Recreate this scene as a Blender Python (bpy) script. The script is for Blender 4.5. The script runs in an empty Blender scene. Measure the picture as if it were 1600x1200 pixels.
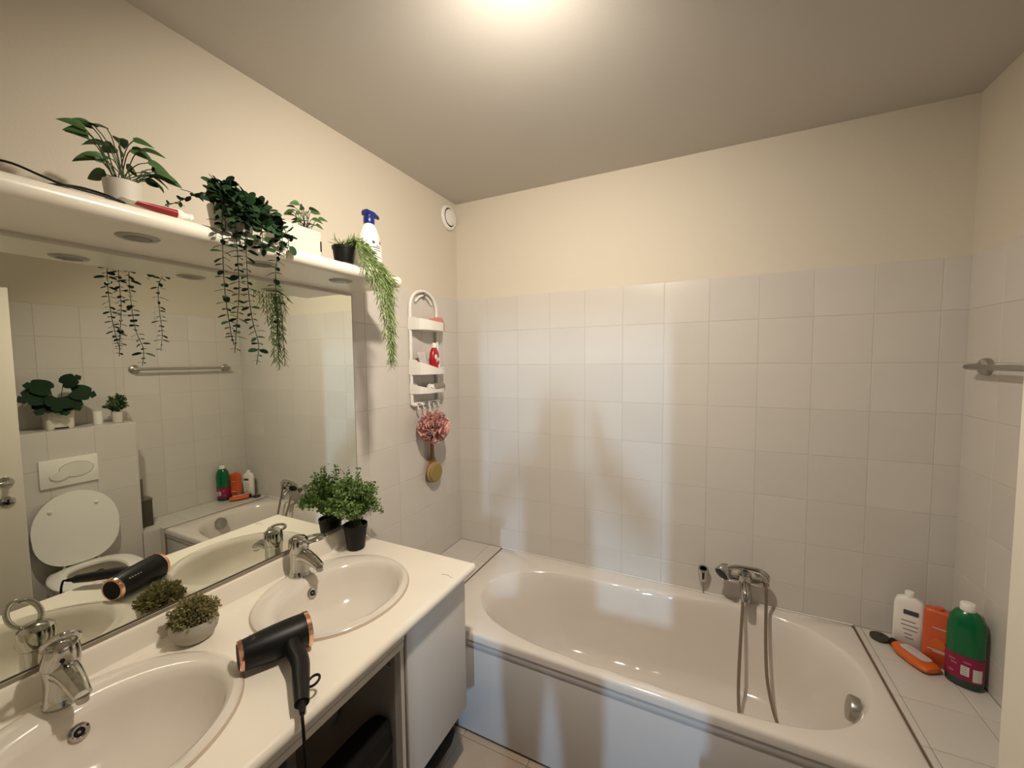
import bpy, bmesh, math, random
from mathutils import Vector, Matrix, Euler, Quaternion
random.seed(7)
SC = bpy.context.scene
COL = SC.collection
PI = math.pi

# ---------------------------------------------------------------- camera
cam_d = bpy.data.cameras.new('camera'); cam = bpy.data.objects.new('camera', cam_d); COL.objects.link(cam)
YAW, PIT, ROL = -0.4516, -0.0592, -0.0096
fw = Vector((math.sin(YAW)*math.cos(PIT), math.cos(YAW)*math.cos(PIT), math.sin(PIT)))
r0 = Vector((math.cos(YAW), -math.sin(YAW), 0)); u0 = r0.cross(fw)
rt = r0*math.cos(ROL)+u0*math.sin(ROL); up = -r0*math.sin(ROL)+u0*math.cos(ROL)
CAM = Vector((1.3934, -2.104, 1.6096))
M = Matrix((( rt.x, up.x, -fw.x, CAM.x), (rt.y, up.y, -fw.y, CAM.y), (rt.z, up.z, -fw.z, CAM.z), (0,0,0,1)))
cam.matrix_world = M
cam_d.sensor_fit = 'HORIZONTAL'; cam_d.sensor_width = 36; cam_d.lens = 36*619.53/1600; cam_d.clip_start = 0.01
SC.camera = cam
# ---------------------------------------------------------------- world, daylight, exposure
w = bpy.data.worlds.new('world'); SC.world = w; w.use_nodes = True
w.node_tree.nodes['Background'].inputs[0].default_value = (0.5, 0.72, 1.0, 1)
w.node_tree.nodes['Background'].inputs[1].default_value = 0.18
# bright far window of the hall: its daylight reaches the bath wall through the open doorway
hw = bpy.data.lights.new('hall_window', 'AREA'); hw.energy = 270; hw.color = (0.47, 0.73, 1.0); hw.shape = 'RECTANGLE'; hw.size = 0.15; hw.size_y = 0.8
hwo = bpy.data.objects.new('hall_window', hw); COL.objects.link(hwo); hwo.location = (3.51, -9.35, 2.7)
hwo.rotation_euler = (Vector((0.7, 0, 1.2))-Vector(hwo.location)).to_track_quat('-Z', 'Y').to_euler()
cy = SC.cycles; cy.max_bounces = 8; cy.diffuse_bounces = 4; cy.glossy_bounces = 4; cy.adaptive_threshold = 0.02
vs = SC.view_settings
vs.view_transform = 'Standard'; vs.look = 'None'; vs.exposure = 0.0; vs.gamma = 1.0; vs.use_curve_mapping = False
LAMP = Vector((1.05, -1.35, 2.47)); LAMP_AIM = Vector((-0.27, 0.55, -0.79)).normalized(); LAMP_R = 0.045; LAMP_L = 1265

# ---------------------------------------------------------------- materials
MATS = {}
def mat(name, rgb, rough=0.5, metal=0.0, bump=0.0, bscale=60, var=0.0, vscale=6, spec=0.5, coat=0.0, emit=None, sheen=0.0, trans=0.0, alpha=1.0, objvar=0.0):
    if name in MATS: return MATS[name]
    m = bpy.data.materials.new(name); m.use_nodes = True
    nt = m.node_tree; b = nt.nodes['Principled BSDF']
    b.inputs['Base Color'].default_value = (*rgb, 1); b.inputs['Roughness'].default_value = rough
    b.inputs['Metallic'].default_value = metal; b.inputs['Specular IOR Level'].default_value = spec
    b.inputs['Coat Weight'].default_value = coat; b.inputs['Sheen Weight'].default_value = sheen
    b.inputs['Transmission Weight'].default_value = trans
    b.inputs['Alpha'].default_value = alpha
    tc = nt.nodes.new('ShaderNodeTexCoord')
    if var or objvar:
        mx = nt.nodes.new('ShaderNodeMixRGB'); mx.blend_type = 'MULTIPLY'; mx.inputs[0].default_value = 1
        mx.inputs[1].default_value = (*rgb, 1)
        nz = nt.nodes.new('ShaderNodeTexNoise'); nz.inputs['Scale'].default_value = vscale; nz.inputs['Detail'].default_value = 3
        nt.links.new(tc.outputs['Object'], nz.inputs['Vector'])
        rp = nt.nodes.new('ShaderNodeMapRange'); rp.inputs[1].default_value = 0.3; rp.inputs[2].default_value = 0.7
        rp.inputs[3].default_value = 1-var; rp.inputs[4].default_value = 1+var*0.3
        nt.links.new(nz.outputs['Fac'], rp.inputs[0])
        out = rp.outputs[0]
        if objvar:
            oi = nt.nodes.new('ShaderNodeObjectInfo'); mr = nt.nodes.new('ShaderNodeMapRange')
            mr.inputs[3].default_value = 1-objvar; mr.inputs[4].default_value = 1+objvar
            nt.links.new(oi.outputs['Random'], mr.inputs[0])
            ml = nt.nodes.new('ShaderNodeMath'); ml.operation = 'MULTIPLY'
            nt.links.new(out, ml.inputs[0]); nt.links.new(mr.outputs[0], ml.inputs[1]); out = ml.outputs[0]
        nt.links.new(out, mx.inputs[2]); nt.links.new(mx.outputs[0], b.inputs['Base Color'])
    if bump:
        nb = nt.nodes.new('ShaderNodeTexNoise'); nb.inputs['Scale'].default_value = bscale; nb.inputs['Detail'].default_value = 4
        nt.links.new(tc.outputs['Object'], nb.inputs['Vector'])
        bp = nt.nodes.new('ShaderNodeBump'); bp.inputs['Strength'].default_value = bump; bp.inputs['Distance'].default_value = 0.004
        nt.links.new(nb.outputs['Fac'], bp.inputs['Height']); nt.links.new(bp.outputs[0], b.inputs['Normal'])
    if emit:
        b.inputs['Emission Color'].default_value = (*emit[0], 1); b.inputs['Emission Strength'].default_value = emit[1]
    MATS[name] = m
    return m
PAINT = mat('wall_paint', (0.66, 0.597, 0.492), 0.75, bump=0.12, bscale=180)
CEILP = mat('ceiling_paint', (0.58, 0.545, 0.50), 0.85, bump=0.06, bscale=140)
TILE = mat('white_glazed_tile', (0.64, 0.60, 0.55), 0.22, var=0.03, vscale=3, objvar=0.025, bump=0.06, bscale=14)
GROUT = mat('tile_grout', (0.54, 0.49, 0.43), 0.9, bump=0.3, bscale=200)
DGROUT = mat('ledge_grout', (0.27, 0.19, 0.13), 0.9, bump=0.3, bscale=200)
FTILE = mat('beige_floor_tile', (0.46, 0.36, 0.27), 0.4, var=0.12, vscale=9, objvar=0.03)
FGROUT = mat('floor_grout', (0.22, 0.15, 0.11), 0.9, bump=0.3)
ENAMEL = mat('white_enamel', (0.74, 0.68, 0.62), 0.12, coat=0.4)
CERAM = mat('white_ceramic', (0.70, 0.64, 0.565), 0.10, coat=0.5)
LAMINATE = mat('white_laminate', (0.82, 0.755, 0.65), 0.33, var=0.02)
SHELFW = mat('white_shelf_lacquer', (0.82, 0.77, 0.66), 0.3)
CABW = mat('white_cabinet_board', (0.64, 0.60, 0.56), 0.4)
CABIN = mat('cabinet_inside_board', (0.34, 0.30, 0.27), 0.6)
CHROME = mat('chrome', (0.52, 0.51, 0.48), 0.10, 1.0)
STEEL = mat('brushed_steel', (0.45, 0.43, 0.39), 0.3, 1.0)
HOSEM = mat('steel_hose', (0.36, 0.31, 0.25), 0.35, 1.0)
BLACK = mat('black_plastic', (0.004, 0.004, 0.0035), 0.42, spec=0.3)
RUBBER = mat('black_rubber', (0.005, 0.0045, 0.004), 0.65, spec=0.25)
COPPER = mat('rose_gold', (0.85, 0.50, 0.36), 0.18, 1.0)
PLASTW = mat('white_plastic', (0.85, 0.82, 0.76), 0.35)
POTW = mat('white_pot', (0.66, 0.62, 0.545), 0.45)
CONC = mat('grey_stone_pot', (0.46, 0.42, 0.35), 0.7, var=0.15, vscale=25, bump=0.2)
SOIL = mat('dark_soil', (0.025, 0.018, 0.01), 0.95, bump=0.8)
DOORW = mat('door_white', (0.70, 0.645, 0.54), 0.35)
MIRROR = mat('mirror_silver', (0.86, 0.885, 0.80), 0.0, 1.0)
MEDGE = mat('mirror_edge_strip', (0.13, 0.10, 0.075), 0.4, 0.3)
TRIMG = mat('mirror_channel', (0.27, 0.225, 0.17), 0.45)
LEAF_P = mat('pothos_leaf', (0.05, 0.12, 0.028), 0.55, var=0.35, vscale=30, objvar=0.3)
LEAF_E = mat('eucalyptus_leaf', (0.016, 0.046, 0.015), 0.75, var=0.3, vscale=40, objvar=0.45, spec=0.2)
LEAF_R = mat('rosemary_leaf', (0.21, 0.30, 0.085), 0.55, var=0.45, vscale=35)
LEAF_F = mat('fern_leaf', (0.13, 0.22, 0.045), 0.55, var=0.45, vscale=50)
LEAF_B = mat('moss_leaf', (0.30, 0.26, 0.11), 0.7, var=0.5, vscale=60)
LEAF_M = mat('monstera_leaf', (0.012, 0.032, 0.012), 0.65, var=0.2, spec=0.15)
STEM = mat('green_stem', (0.05, 0.075, 0.02), 0.6, var=0.3)
STEM_D = mat('dark_stem', (0.012, 0.014, 0.006), 0.8, spec=0.1)
BLUE = mat('navy_plastic', (0.008, 0.018, 0.16), 0.3)
INK = mat('dark_print', (0.06, 0.06, 0.07), 0.6)
INKG = mat('grey_print', (0.30, 0.28, 0.27), 0.6)
REDP = mat('red_print', (0.55, 0.06, 0.05), 0.5)
TUBER = mat('red_tube', (0.28, 0.008, 0.012), 0.35)
REDB = mat('red_bottle', (0.40, 0.008, 0.012), 0.25)
ORANGE = mat('orange_plastic', (0.62, 0.105, 0.03), 0.3)
ORANGE2 = mat('amber_gel_plastic', (0.66, 0.13, 0.02), 0.25)
GREEN = mat('green_plastic', (0.0, 0.12, 0.035), 0.22)
MAGENTA = mat('magenta_label', (0.25, 0.006, 0.05), 0.4)
DKGREEN = mat('dark_green_plastic', (0.02, 0.045, 0.03), 0.3)
LABELW = mat('white_label', (0.62, 0.58, 0.55), 0.5)
PINK = mat('pink_mesh', (0.88, 0.46, 0.41), 0.6, sheen=0.3, var=0.25, vscale=25)
WOOD = mat('brush_wood', (0.27, 0.13, 0.045), 0.5, var=0.2, vscale=30)
BRISTLE = mat('brush_bristle', (0.32, 0.22, 0.07), 0.85, bump=0.8, bscale=300)
DGREY = mat('dark_grey_plastic', (0.055, 0.045, 0.032), 0.45)
SOAPG = mat('grey_soap_dish', (0.25, 0.22, 0.18), 0.4)
PINKC = mat('pink_cloth', (0.55, 0.22, 0.19), 0.8)
FOIL = mat('grey_sachet', (0.60, 0.55, 0.53), 0.4, var=0.2, vscale=40)
BULB = mat('lamp_opal_glass', (0.9, 0.88, 0.84), 0.3, emit=((1.0, 0.895, 0.755), LAMP_L))
SKIN = mat('skin', (0.55, 0.33, 0.24), 0.5)
CLOTH = mat('navy_shirt', (0.03, 0.035, 0.05), 0.85)
HAIR = mat('dark_hair', (0.02, 0.012, 0.008), 0.5)

# ---------------------------------------------------------------- mesh helpers
def link(name, me, m, parent=None, loc=None, sharp=35):
    if m and not me.materials: me.materials.append(m)
    o = bpy.data.objects.new(name, me); COL.objects.link(o)
    if parent: o.parent = parent
    if loc is not None: o.location = loc
    return o
def fin(me, sharp=35, smooth=True):
    if smooth:
        for p in me.polygons: p.use_smooth = True
        me.set_sharp_from_angle(angle=math.radians(sharp))
    return me
def from_bm(bm, name, sharp=35):
    me = bpy.data.meshes.new(name); bm.normal_update(); bm.to_mesh(me); bm.free()
    return fin(me, sharp)
def pydata(name, v, f, sharp=35):
    me = bpy.data.meshes.new(name); me.from_pydata([tuple(q) for q in v], [], f); me.update()
    return fin(me, sharp)
def box_bm(bm, lo, hi, bev=0.0, seg=2):
    lo = Vector(lo); hi = Vector(hi)
    r = bmesh.ops.create_cube(bm, size=1.0)
    vs_ = r['verts']
    for v in vs_:
        v.co = Vector((lo[i]+(v.co[i]+0.5)*(hi[i]-lo[i]) for i in range(3)))
    if bev:
        es = set(e for v in vs_ for e in v.link_edges)
        bmesh.ops.bevel(bm, geom=list(es), offset=bev, segments=seg, profile=0.5, affect='EDGES')
def box(name, lo, hi, m, parent=None, bev=0.0, seg=2, org=None):
    bm = bmesh.new()
    o_ = Vector(org) if org is not None else Vector((0, 0, 0))
    box_bm(bm, Vector(lo)-o_, Vector(hi)-o_, bev, seg)
    return link(name, from_bm(bm, name), m, parent)
def loft_vf(rings, cap0=True, cap1=True, closed=True):
    v = []; f = []; n = len(rings[0])
    for r in rings: v += [tuple(p) for p in r]
    for i in range(len(rings)-1):
        for j in range(n if closed else n-1):
            k = (j+1) % n
            f.append((i*n+j, i*n+k, (i+1)*n+k, (i+1)*n+j))
    if cap0: f.append(tuple(range(n-1, -1, -1)))
    if cap1: f.append(tuple((len(rings)-1)*n+j for j in range(n)))
    return v, f
def loft(name, rings, m, parent=None, cap0=True, cap1=True, sharp=35):
    v, f = loft_vf(rings, cap0, cap1)
    return link(name, pydata(name, v, f, sharp), m, parent)
def lathe_rings(prof, seg=28, c=(0, 0, 0), sx=1.0, sy=1.0):
    return [[(c[0]+max(r, 1e-5)*sx*math.cos(2*PI*j/seg), c[1]+max(r, 1e-5)*sy*math.sin(2*PI*j/seg), c[2]+z) for j in range(seg)] for r, z in prof]
def lathe(name, prof, m, parent=None, seg=28, c=(0, 0, 0), sx=1.0, sy=1.0, sharp=35, rot=None):
    R = lathe_rings(prof, seg, (0, 0, 0), sx, sy)
    mt = rot.to_matrix() if isinstance(rot, Quaternion) else (rot if rot else Matrix.Identity(3))
    R = [[tuple(mt @ Vector(p)+Vector(c)) for p in r] for r in R]
    return loft(name, R, m, parent, sharp=sharp)
def zto(d): return Vector((0, 0, 1)).rotation_difference(Vector(d).normalized())
def tube_rings(pts, rad, seg=10, flat=1.0):
    pts = [Vector(p) for p in pts]; n = len(pts)
    if not hasattr(rad, '__len__'): rad = [rad]*n
    T = []
    for i in range(n):
        t = pts[min(i+1, n-1)]-pts[max(i-1, 0)]
        T.append(t.normalized() if t.length > 1e-9 else Vector((0, 0, 1)))
    ref = Vector((0, 0, 1)) if abs(T[0].z) < 0.9 else Vector((1, 0, 0))
    nrm = (ref-T[0]*ref.dot(T[0])).normalized()
    R = []
    for i in range(n):
        nrm = (nrm-T[i]*nrm.dot(T[i])).normalized(); b = T[i].cross(nrm)
        R.append([tuple(pts[i]+rad[i]*(math.cos(2*PI*j/seg)*b+flat*math.sin(2*PI*j/seg)*nrm)) for j in range(seg)])
    return R
def smooth_path(pts, k=6):
    P = [Vector(p) for p in pts]; P = [2*P[0]-P[1]]+P+[2*P[-1]-P[-2]]; out = []
    for i in range(1, len(P)-2):
        for s in range(k):
            t = s/k; a, b, c, d = P[i-1:i+3]
            out.append(0.5*((2*b)+(-a+c)*t+(2*a-5*b+4*c-d)*t*t+(-a+3*b-3*c+d)*t**3))
    out.append(P[-2]); return out
def tube(name, pts, rad, m, parent=None, seg=10, flat=1.0, sm=0):
    if sm:
        n0 = len(pts); pts = smooth_path(pts, sm)
        if hasattr(rad, '__len__'):
            rad = [rad[min(i//sm, n0-1)]+(rad[min(i//sm+1, n0-1)]-rad[min(i//sm, n0-1)])*((i % sm)/sm) for i in range(len(pts))]
    return loft(name, tube_rings(pts, rad, seg, flat), m, parent, sharp=60)
def prism(name, poly, depth, m, parent=None, mt=None, bev=0.0, seg=2):
    """poly: 2D outline in local XY, extruded 0..depth along local Z, placed by 4x4 mt"""
    bm = bmesh.new(); n = len(poly)
    a = [bm.verts.new((x, y, 0)) for x, y in poly]; b = [bm.verts.new((x, y, depth)) for x, y in poly]
    bm.faces.new(a[::-1]); bm.faces.new(b)
    for i in range(n): bm.faces.new((a[i], a[(i+1) % n], b[(i+1) % n], b[i]))
    if bev:
        es = [e for e in bm.edges if abs(e.verts[0].co.z-e.verts[1].co.z) < 1e-6]
        bmesh.ops.bevel(bm, geom=es, offset=bev, segments=seg, profile=0.5, affect='EDGES')
    if mt is not None: bm.transform(mt)
    return link(name, from_bm(bm, name), m, parent)
def frame(o, x, y, z):
    """4x4 from origin and axis vectors"""
    x = Vector(x).normalized(); y = Vector(y).normalized(); z = Vector(z).normalized(); o = Vector(o)
    return Matrix(((x.x, y.x, z.x, o.x), (x.y, y.y, z.y, o.y), (x.z, y.z, z.z, o.z), (0, 0, 0, 1)))
def ellipse(a, b, n=32, cx=0, cy=0, p=2.0):
    o = []
    for i in range(n):
        t = 2*PI*i/n; c, s = math.cos(t), math.sin(t)
        o.append((cx+a*abs(c)**(2/p)*(1 if c >= 0 else -1), cy+b*abs(s)**(2/p)*(1 if s >= 0 else -1)))
    return o
def tag(o, label, cat, group=None, kind=None):
    o['label'] = label; o['category'] = cat
    if group: o['group'] = group
    if kind: o['kind'] = kind
    return o
def thing(name, label, cat, loc=(0, 0, 0), rz=0.0, group=None):
    o = bpy.data.objects.new(name, None); COL.objects.link(o); o.empty_display_size = 0.05
    o.location = loc; o.rotation_euler = (0, 0, rz)
    return tag(o, label, cat, group)
def struct(o, label, cat): return tag(o, label, cat, kind='structure')

# ---------------------------------------------------------------- room shell
W, H, YF = 2.285, 2.57, -2.16
ZT = 1.985                # top of the tiling
RIM = 0.463               # bath rim / deck level
BX, BY, BZ = 2.04, -0.835, 1.222   # cistern box face, end and ledge
G = 0.003
floor = struct(box('floor', (-0.12, -3.4, -0.1), (2.6, 0.12, -0.004), FGROUT), 'beige tiled bathroom floor between vanity and bath panel', 'floor')
ceiling = struct(box('ceiling', (-0.12, -2.32, H), (2.45, 0.12, H+0.1), CEILP), 'plain off white painted ceiling above the bath', 'ceiling')
wl = struct(box('wall_left', (-0.12, -2.32, 0), (-G, 0.12, H), PAINT), 'wall with mirror and shelf, white tiles below cream paint', 'wall')
wb = struct(box('wall_back', (-G-0.001, G, 0), (W+G+0.001, 0.12, H), PAINT), 'wall behind the bath, white square tiles below cream paint', 'wall')
wr = struct(box('wall_right', (W+G, -2.32, 0), (W+0.12, 0.12, H), PAINT), 'wall with towel bar, white tiles below cream paint', 'wall')
bm = bmesh.new()
box_bm(bm, (-G-0.001, -2.28, 0), (0.93, YF, H)); box_bm(bm, (1.80, -2.28, 0), (W+G+0.001, YF, H)); box_bm(bm, (0.929, -2.28, 2.02), (1.801, YF, H))
wf = struct(link('wall_front', from_bm(bm, 'wall_front'), PAINT), 'cream painted wall with the open doorway behind the viewer', 'wall')
bm = bmesh.new()
box_bm(bm, (0.90, -2.29, 0), (0.93, -2.15, 2.05), 0.004); box_bm(bm, (1.80, -2.29, 0), (1.83, -2.15, 2.05), 0.004); box_bm(bm, (0.90, -2.29, 2.02), (1.83, -2.15, 2.05), 0.004)
struct(link('trim_1', from_bm(bm, 'trim_1'), DOORW), 'white frame around the open doorway', 'door frame')

TMESH = {}
def tile(parent, cx, cy, cz, su, sv, axis, m=TILE, th=0.0045, name='tile', jig=0.0016):
    """tile of size su (horizontal/first) x sv, front face at the given point, facing axis"""
    key = (round(su, 3), round(sv, 3), axis, m.name)
    if key not in TMESH:
        bm = bmesh.new(); g = 0.0009
        if axis == 'y': box_bm(bm, (-su/2+g, 0, -sv/2+g), (su/2-g, th, sv/2-g), 0.0012, 1)
        if axis == '+x': box_bm(bm, (-th, -su/2+g, -sv/2+g), (0, su/2-g, sv/2-g), 0.0012, 1)
        if axis == '-x': box_bm(bm, (0, -su/2+g, -sv/2+g), (th, su/2-g, sv/2-g), 0.0012, 1)
        if axis == 'z': box_bm(bm, (-su/2+g, -sv/2+g, -th), (su/2-g, sv/2-g, 0), 0.0012, 1)
        TMESH[key] = from_bm(bm, name, 20)
    o = link(name, TMESH[key], m, parent)
    o.location = (cx, cy, cz)
    j = lambda: random.uniform(-jig, jig)
    o.rotation_euler = (j() if axis != '+x' else 0, j() if axis != 'y' else 0, j() if axis != 'z' else 0)
    return o
def cuts(lo, hi, first, step=0.2):
    c = [lo]; q = first
    while q < hi-0.004:
        if q > lo+0.004: c.append(q)
        q += step
    return c+[hi]
rowz = cuts(RIM, ZT, ZT-7*0.2, 0.2)
# back wall
xs = cuts(0.0, W, 0.2111, 0.2); xs[0] -= 0.0035; xs[-1] += 0.0035
def grout_slab(lo, hi, parent): return box('grout', lo, hi, GROUT, parent)
grout_slab((0, 0.0012, RIM-0.05), (W, 0.006, ZT-0.001), wb)
for a, b in zip(xs, xs[1:]):
    for c, d in zip(rowz, rowz[1:]): tile(wb, (a+b)/2, 0, (c+d)/2, b-a, d-c, 'y')
# left wall, right of the mirror and above counter and deck
grout_slab((-0.006, -0.86, RIM-0.05), (-0.0012, 0, ZT-0.001), wl)
ysL = [0, -0.16, -0.36, -0.56, -0.76, -0.86]
for a, b in zip(ysL, ysL[1:]):
    for c, d in zip(rowz, rowz[1:]): tile(wl, 0, (a+b)/2, (c+d)/2, abs(b-a), d-c, '+x')
grout_slab((-0.006, -2.15, 0.70), (-0.0012, -0.86, 0.92), wl)
# right wall: full height by the bath, only above the ledge further on
grout_slab((W+0.0012, BY, RIM-0.05), (W+0.006, 0, ZT-0.001), wr)
grout_slab((W+0.0012, -2.15, BZ), (W+0.006, BY, ZT-0.001), wr)
ysR = [0, -0.19, -0.39, -0.59, -0.79, -0.835]
for a, b in zip(ysR, ysR[1:]):
    for c, d in zip(rowz, rowz[1:]): tile(wr, W, (a+b)/2, (c+d)/2, abs(b-a), d-c, '-x')
ysR2 = [-0.835, -0.99, -1.19, -1.39, -1.59, -1.79]
rz2 = [BZ]+[z for z in rowz if z > BZ+0.02]
for a, b in zip(ysR2, ysR2[1:]):
    for c, d in zip(rz2, rz2[1:]): tile(wr, W, (a+b)/2, (c+d)/2, abs(b-a), d-c, '-x')
# cistern box
wc = struct(box('wall_cistern', (BX+0.0012, -2.155, 0), (W+G, BY, BZ-0.001), GROUT), 'boxed-in cistern wall with tiled ledge behind the toilet', 'wall')
zsB = [0, 0.2, 0.4, 0.6, 0.8, 1.0, BZ]
ysB = [-0.835, -1.035, -1.235, -1.435, -1.635, -1.80]
for a, b in zip(ysB, ysB[1:]):
    for c, d in zip(zsB, zsB[1:]): tile(wc, BX, (a+b)/2, (c+d)/2, abs(b-a), d-c, '-x')
    tile(wc, (BX+W)/2, (a+b)/2, BZ, W-BX, abs(b-a), 'z')
for c, d in zip(zsB, zsB[1:]):
    if c >= 0.4: pass
bm = bmesh.new(); box_bm(bm, (BX, BY, RIM), (W, BY+0.0045, BZ), 0.001, 1)
link('tile', from_bm(bm, 'tile'), TILE, wc)
# floor tiles
fx = [-0.0, 0.185, 0.485, 0.785, 1.085, 1.385, 1.685, 1.985, 2.285]
fy = [-0.70, -0.75, -1.05, -1.35, -1.65, -1.95, -2.155]
for a, b in zip(fx, fx[1:]):
    for c, d in zip(fy, fy[1:]): tile(floor, (a+b)/2, (c+d)/2, 0, b-a, abs(d-c), 'z', FTILE, 0.004, jig=0.0006)
# decks at both ends of the bath
d1 = struct(box('trim_2', (0.001, -0.735, 0), (0.293, -0.001, RIM-0.0012), DGROUT), 'low tiled ledge between bath and mirror wall', 'ledge')
for a, b in ((0.0, 0.207), (0.207, 0.292)):
    for c, d in ((0, -0.195), (-0.195, -0.395), (-0.395, -0.595), (-0.595, -0.735)): tile(d1, (a+b)/2, (c+d)/2, RIM, b-a, abs(d-c), 'z')
bm = bmesh.new(); box_bm(bm, (1.988, -0.735, 0), (W-0.001, -0.001, RIM-0.0015)); box_bm(bm, (2.04, -0.834, 0), (W-0.001, -0.7345, RIM-0.0015))
d2 = struct(link('trim_3', from_bm(bm, 'trim_3'), DGROUT), 'low tiled ledge between bath and towel bar wall', 'ledge')
for a, b in ((1.990, 2.012), (2.012, 2.205), (2.205, W)):
    for c, d in ((0, -0.185), (-0.185, -0.385), (-0.385, -0.585), (-0.585, -0.735)): tile(d2, (a+b)/2, (c+d)/2, RIM, b-a, abs(d-c), 'z')
box('facing', (1.990, -0.7385, 0.002), (2.040, -0.7352, RIM-0.002), TILE, d2, 0.0008, 1)
box('facing', (2.0362, -0.833, 0.002), (2.0398, -0.7386, RIM-0.002), TILE, d2, 0.0008, 1)
box('facing', (0.002, -0.7385, 0.002), (0.292, -0.7352, RIM-0.002), TILE, d1, 0.0008, 1)
for a, b in ((2.04, 2.205), (2.205, W)): tile(d2, (a+b)/2, -0.785, RIM, b-a, 0.1, 'z')

# ---------------------------------------------------------------- ceiling lamp
lt = thing('ceiling_spot', 'white ceiling spotlight turned towards the bath, glowing warm', 'lamp', (LAMP.x, LAMP.y-0.05, H))
lathe('ceiling_plate', [(0.0, -0.016), (0.046, -0.016), (0.05, -0.012), (0.05, 0.0)], PLASTW, lt)
LO = LAMP-Vector((LAMP.x, LAMP.y-0.05, H)); back = LO-LAMP_AIM*0.05
tube('arm', [(0, 0, -0.014), (0, 0, -0.03), back], 0.008, PLASTW, lt, 10, sm=3)
hq = zto(LAMP_AIM)
cn = lathe('spot_can', [(0.0, -0.062), (0.028, -0.060), (0.042, -0.045), (0.050, 0.002), (0.0505, 0.007), (0.0485, 0.007), (0.0465, -0.002)], PLASTW, lt, 30, LO, rot=hq)
lathe('bulb_face', [(LAMP_R, -0.0015), (LAMP_R*0.96, 0.002), (LAMP_R*0.8, 0.004), (LAMP_R*0.5, 0.0055), (0, 0.006)], BULB, cn, 30, LO, rot=hq)

# ---------------------------------------------------------------- vanity
ZC = 0.825
YC0, YC1 = -0.82, -2.155
ct = thing('vanity_worktop', 'long cream laminate worktop with upstand and rounded front edge', 'worktop', (0, YC0, ZC))
# profile (x,z) of postformed top, swept along y
NOSE = []
prof = [(0.001, 0.07), (0.010, 0.0725), (0.018, 0.070), (0.0215, 0.062), (0.024, 0.03), (0.029, 0.010), (0.042, 0.001), (0.06, 0.0)]
prof += [(0.590, 0.0)]+[(0.590+0.020*math.sin(t), -0.0175+0.0175*math.cos(t)) for t in [PI*k/8 for k in range(1, 9)]]+[(0.56, -0.035), (0.001, -0.035)]
SINKS = [(0.272, -1.19), (0.272, -1.775)]
SA, SB = 0.233, 0.245    # half sizes x / y
def worktop_mesh():
    # top sheet with oval holes is made by splitting into y-slabs; boolean keeps it simple
    R = []
    ys = [0.0, -0.004, -0.012] + [YC1-YC0]
    shr = [0.010, 0.003, 0.0, 0.0]
    for y, s in zip(ys, shr):
        R.append([(min(max(x, 0.001), 0.61-s), y, z-(s if z > -0.001 and x > 0.05 else 0)*0.5) for x, z in prof])
    v, f = loft_vf(R)
    return pydata('worktop', v, f, 30)
top = link('worktop', worktop_mesh(), LAMINATE, ct)
cut_bm = bmesh.new()
for sx_, sy_ in SINKS:
    R = [[(sx_+(SA-0.025)*math.cos(2*PI*j/40), sy_-YC0+(SB-0.025)*math.sin(2*PI*j/40), z) for j in range(40)] for z in (-0.2, 0.03)]
    v, f = loft_vf(R); vv = [cut_bm.verts.new(q) for q in v]
    for q in f: cut_bm.faces.new([vv[i] for i in q])
cme = bpy.data.meshes.new('cut'); bmesh.ops.recalc_face_normals(cut_bm, faces=cut_bm.faces[:]); cut_bm.to_mesh(cme); cut_bm.free()
cob = bpy.data.objects.new('cut', cme); COL.objects.link(cob); cob.parent = ct
bm = bmesh.new(); bm.from_mesh(top.data); bmesh.ops.recalc_face_normals(bm, faces=bm.faces[:]); bm.to_mesh(top.data); bm.free()
md = top.modifiers.new('b', 'BOOLEAN'); md.object = cob; md.operation = 'DIFFERENCE'; md.solver = 'EXACT'
bpy.context.view_layer.update()
dg = bpy.context.evaluated_depsgraph_get()
nm = bpy.data.meshes.new_from_object(top.evaluated_get(dg)); top.modifiers.clear(); top.data = nm
fin(top.data, 30)
bpy.data.objects.remove(cob)
# chipped patch / crack near the outer corner
crk = tube('crack', [(0.535, -0.125, 0.0004), (0.56, -0.118, 0.0004), (0.575, -0.128, 0.0004), (0.598, -0.122, -0.002), (0.607, -0.125, -0.012)], 0.0009, mat('crack_dirt', (0.35, 0.25, 0.15), 0.8), ct, seg=5)

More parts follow.
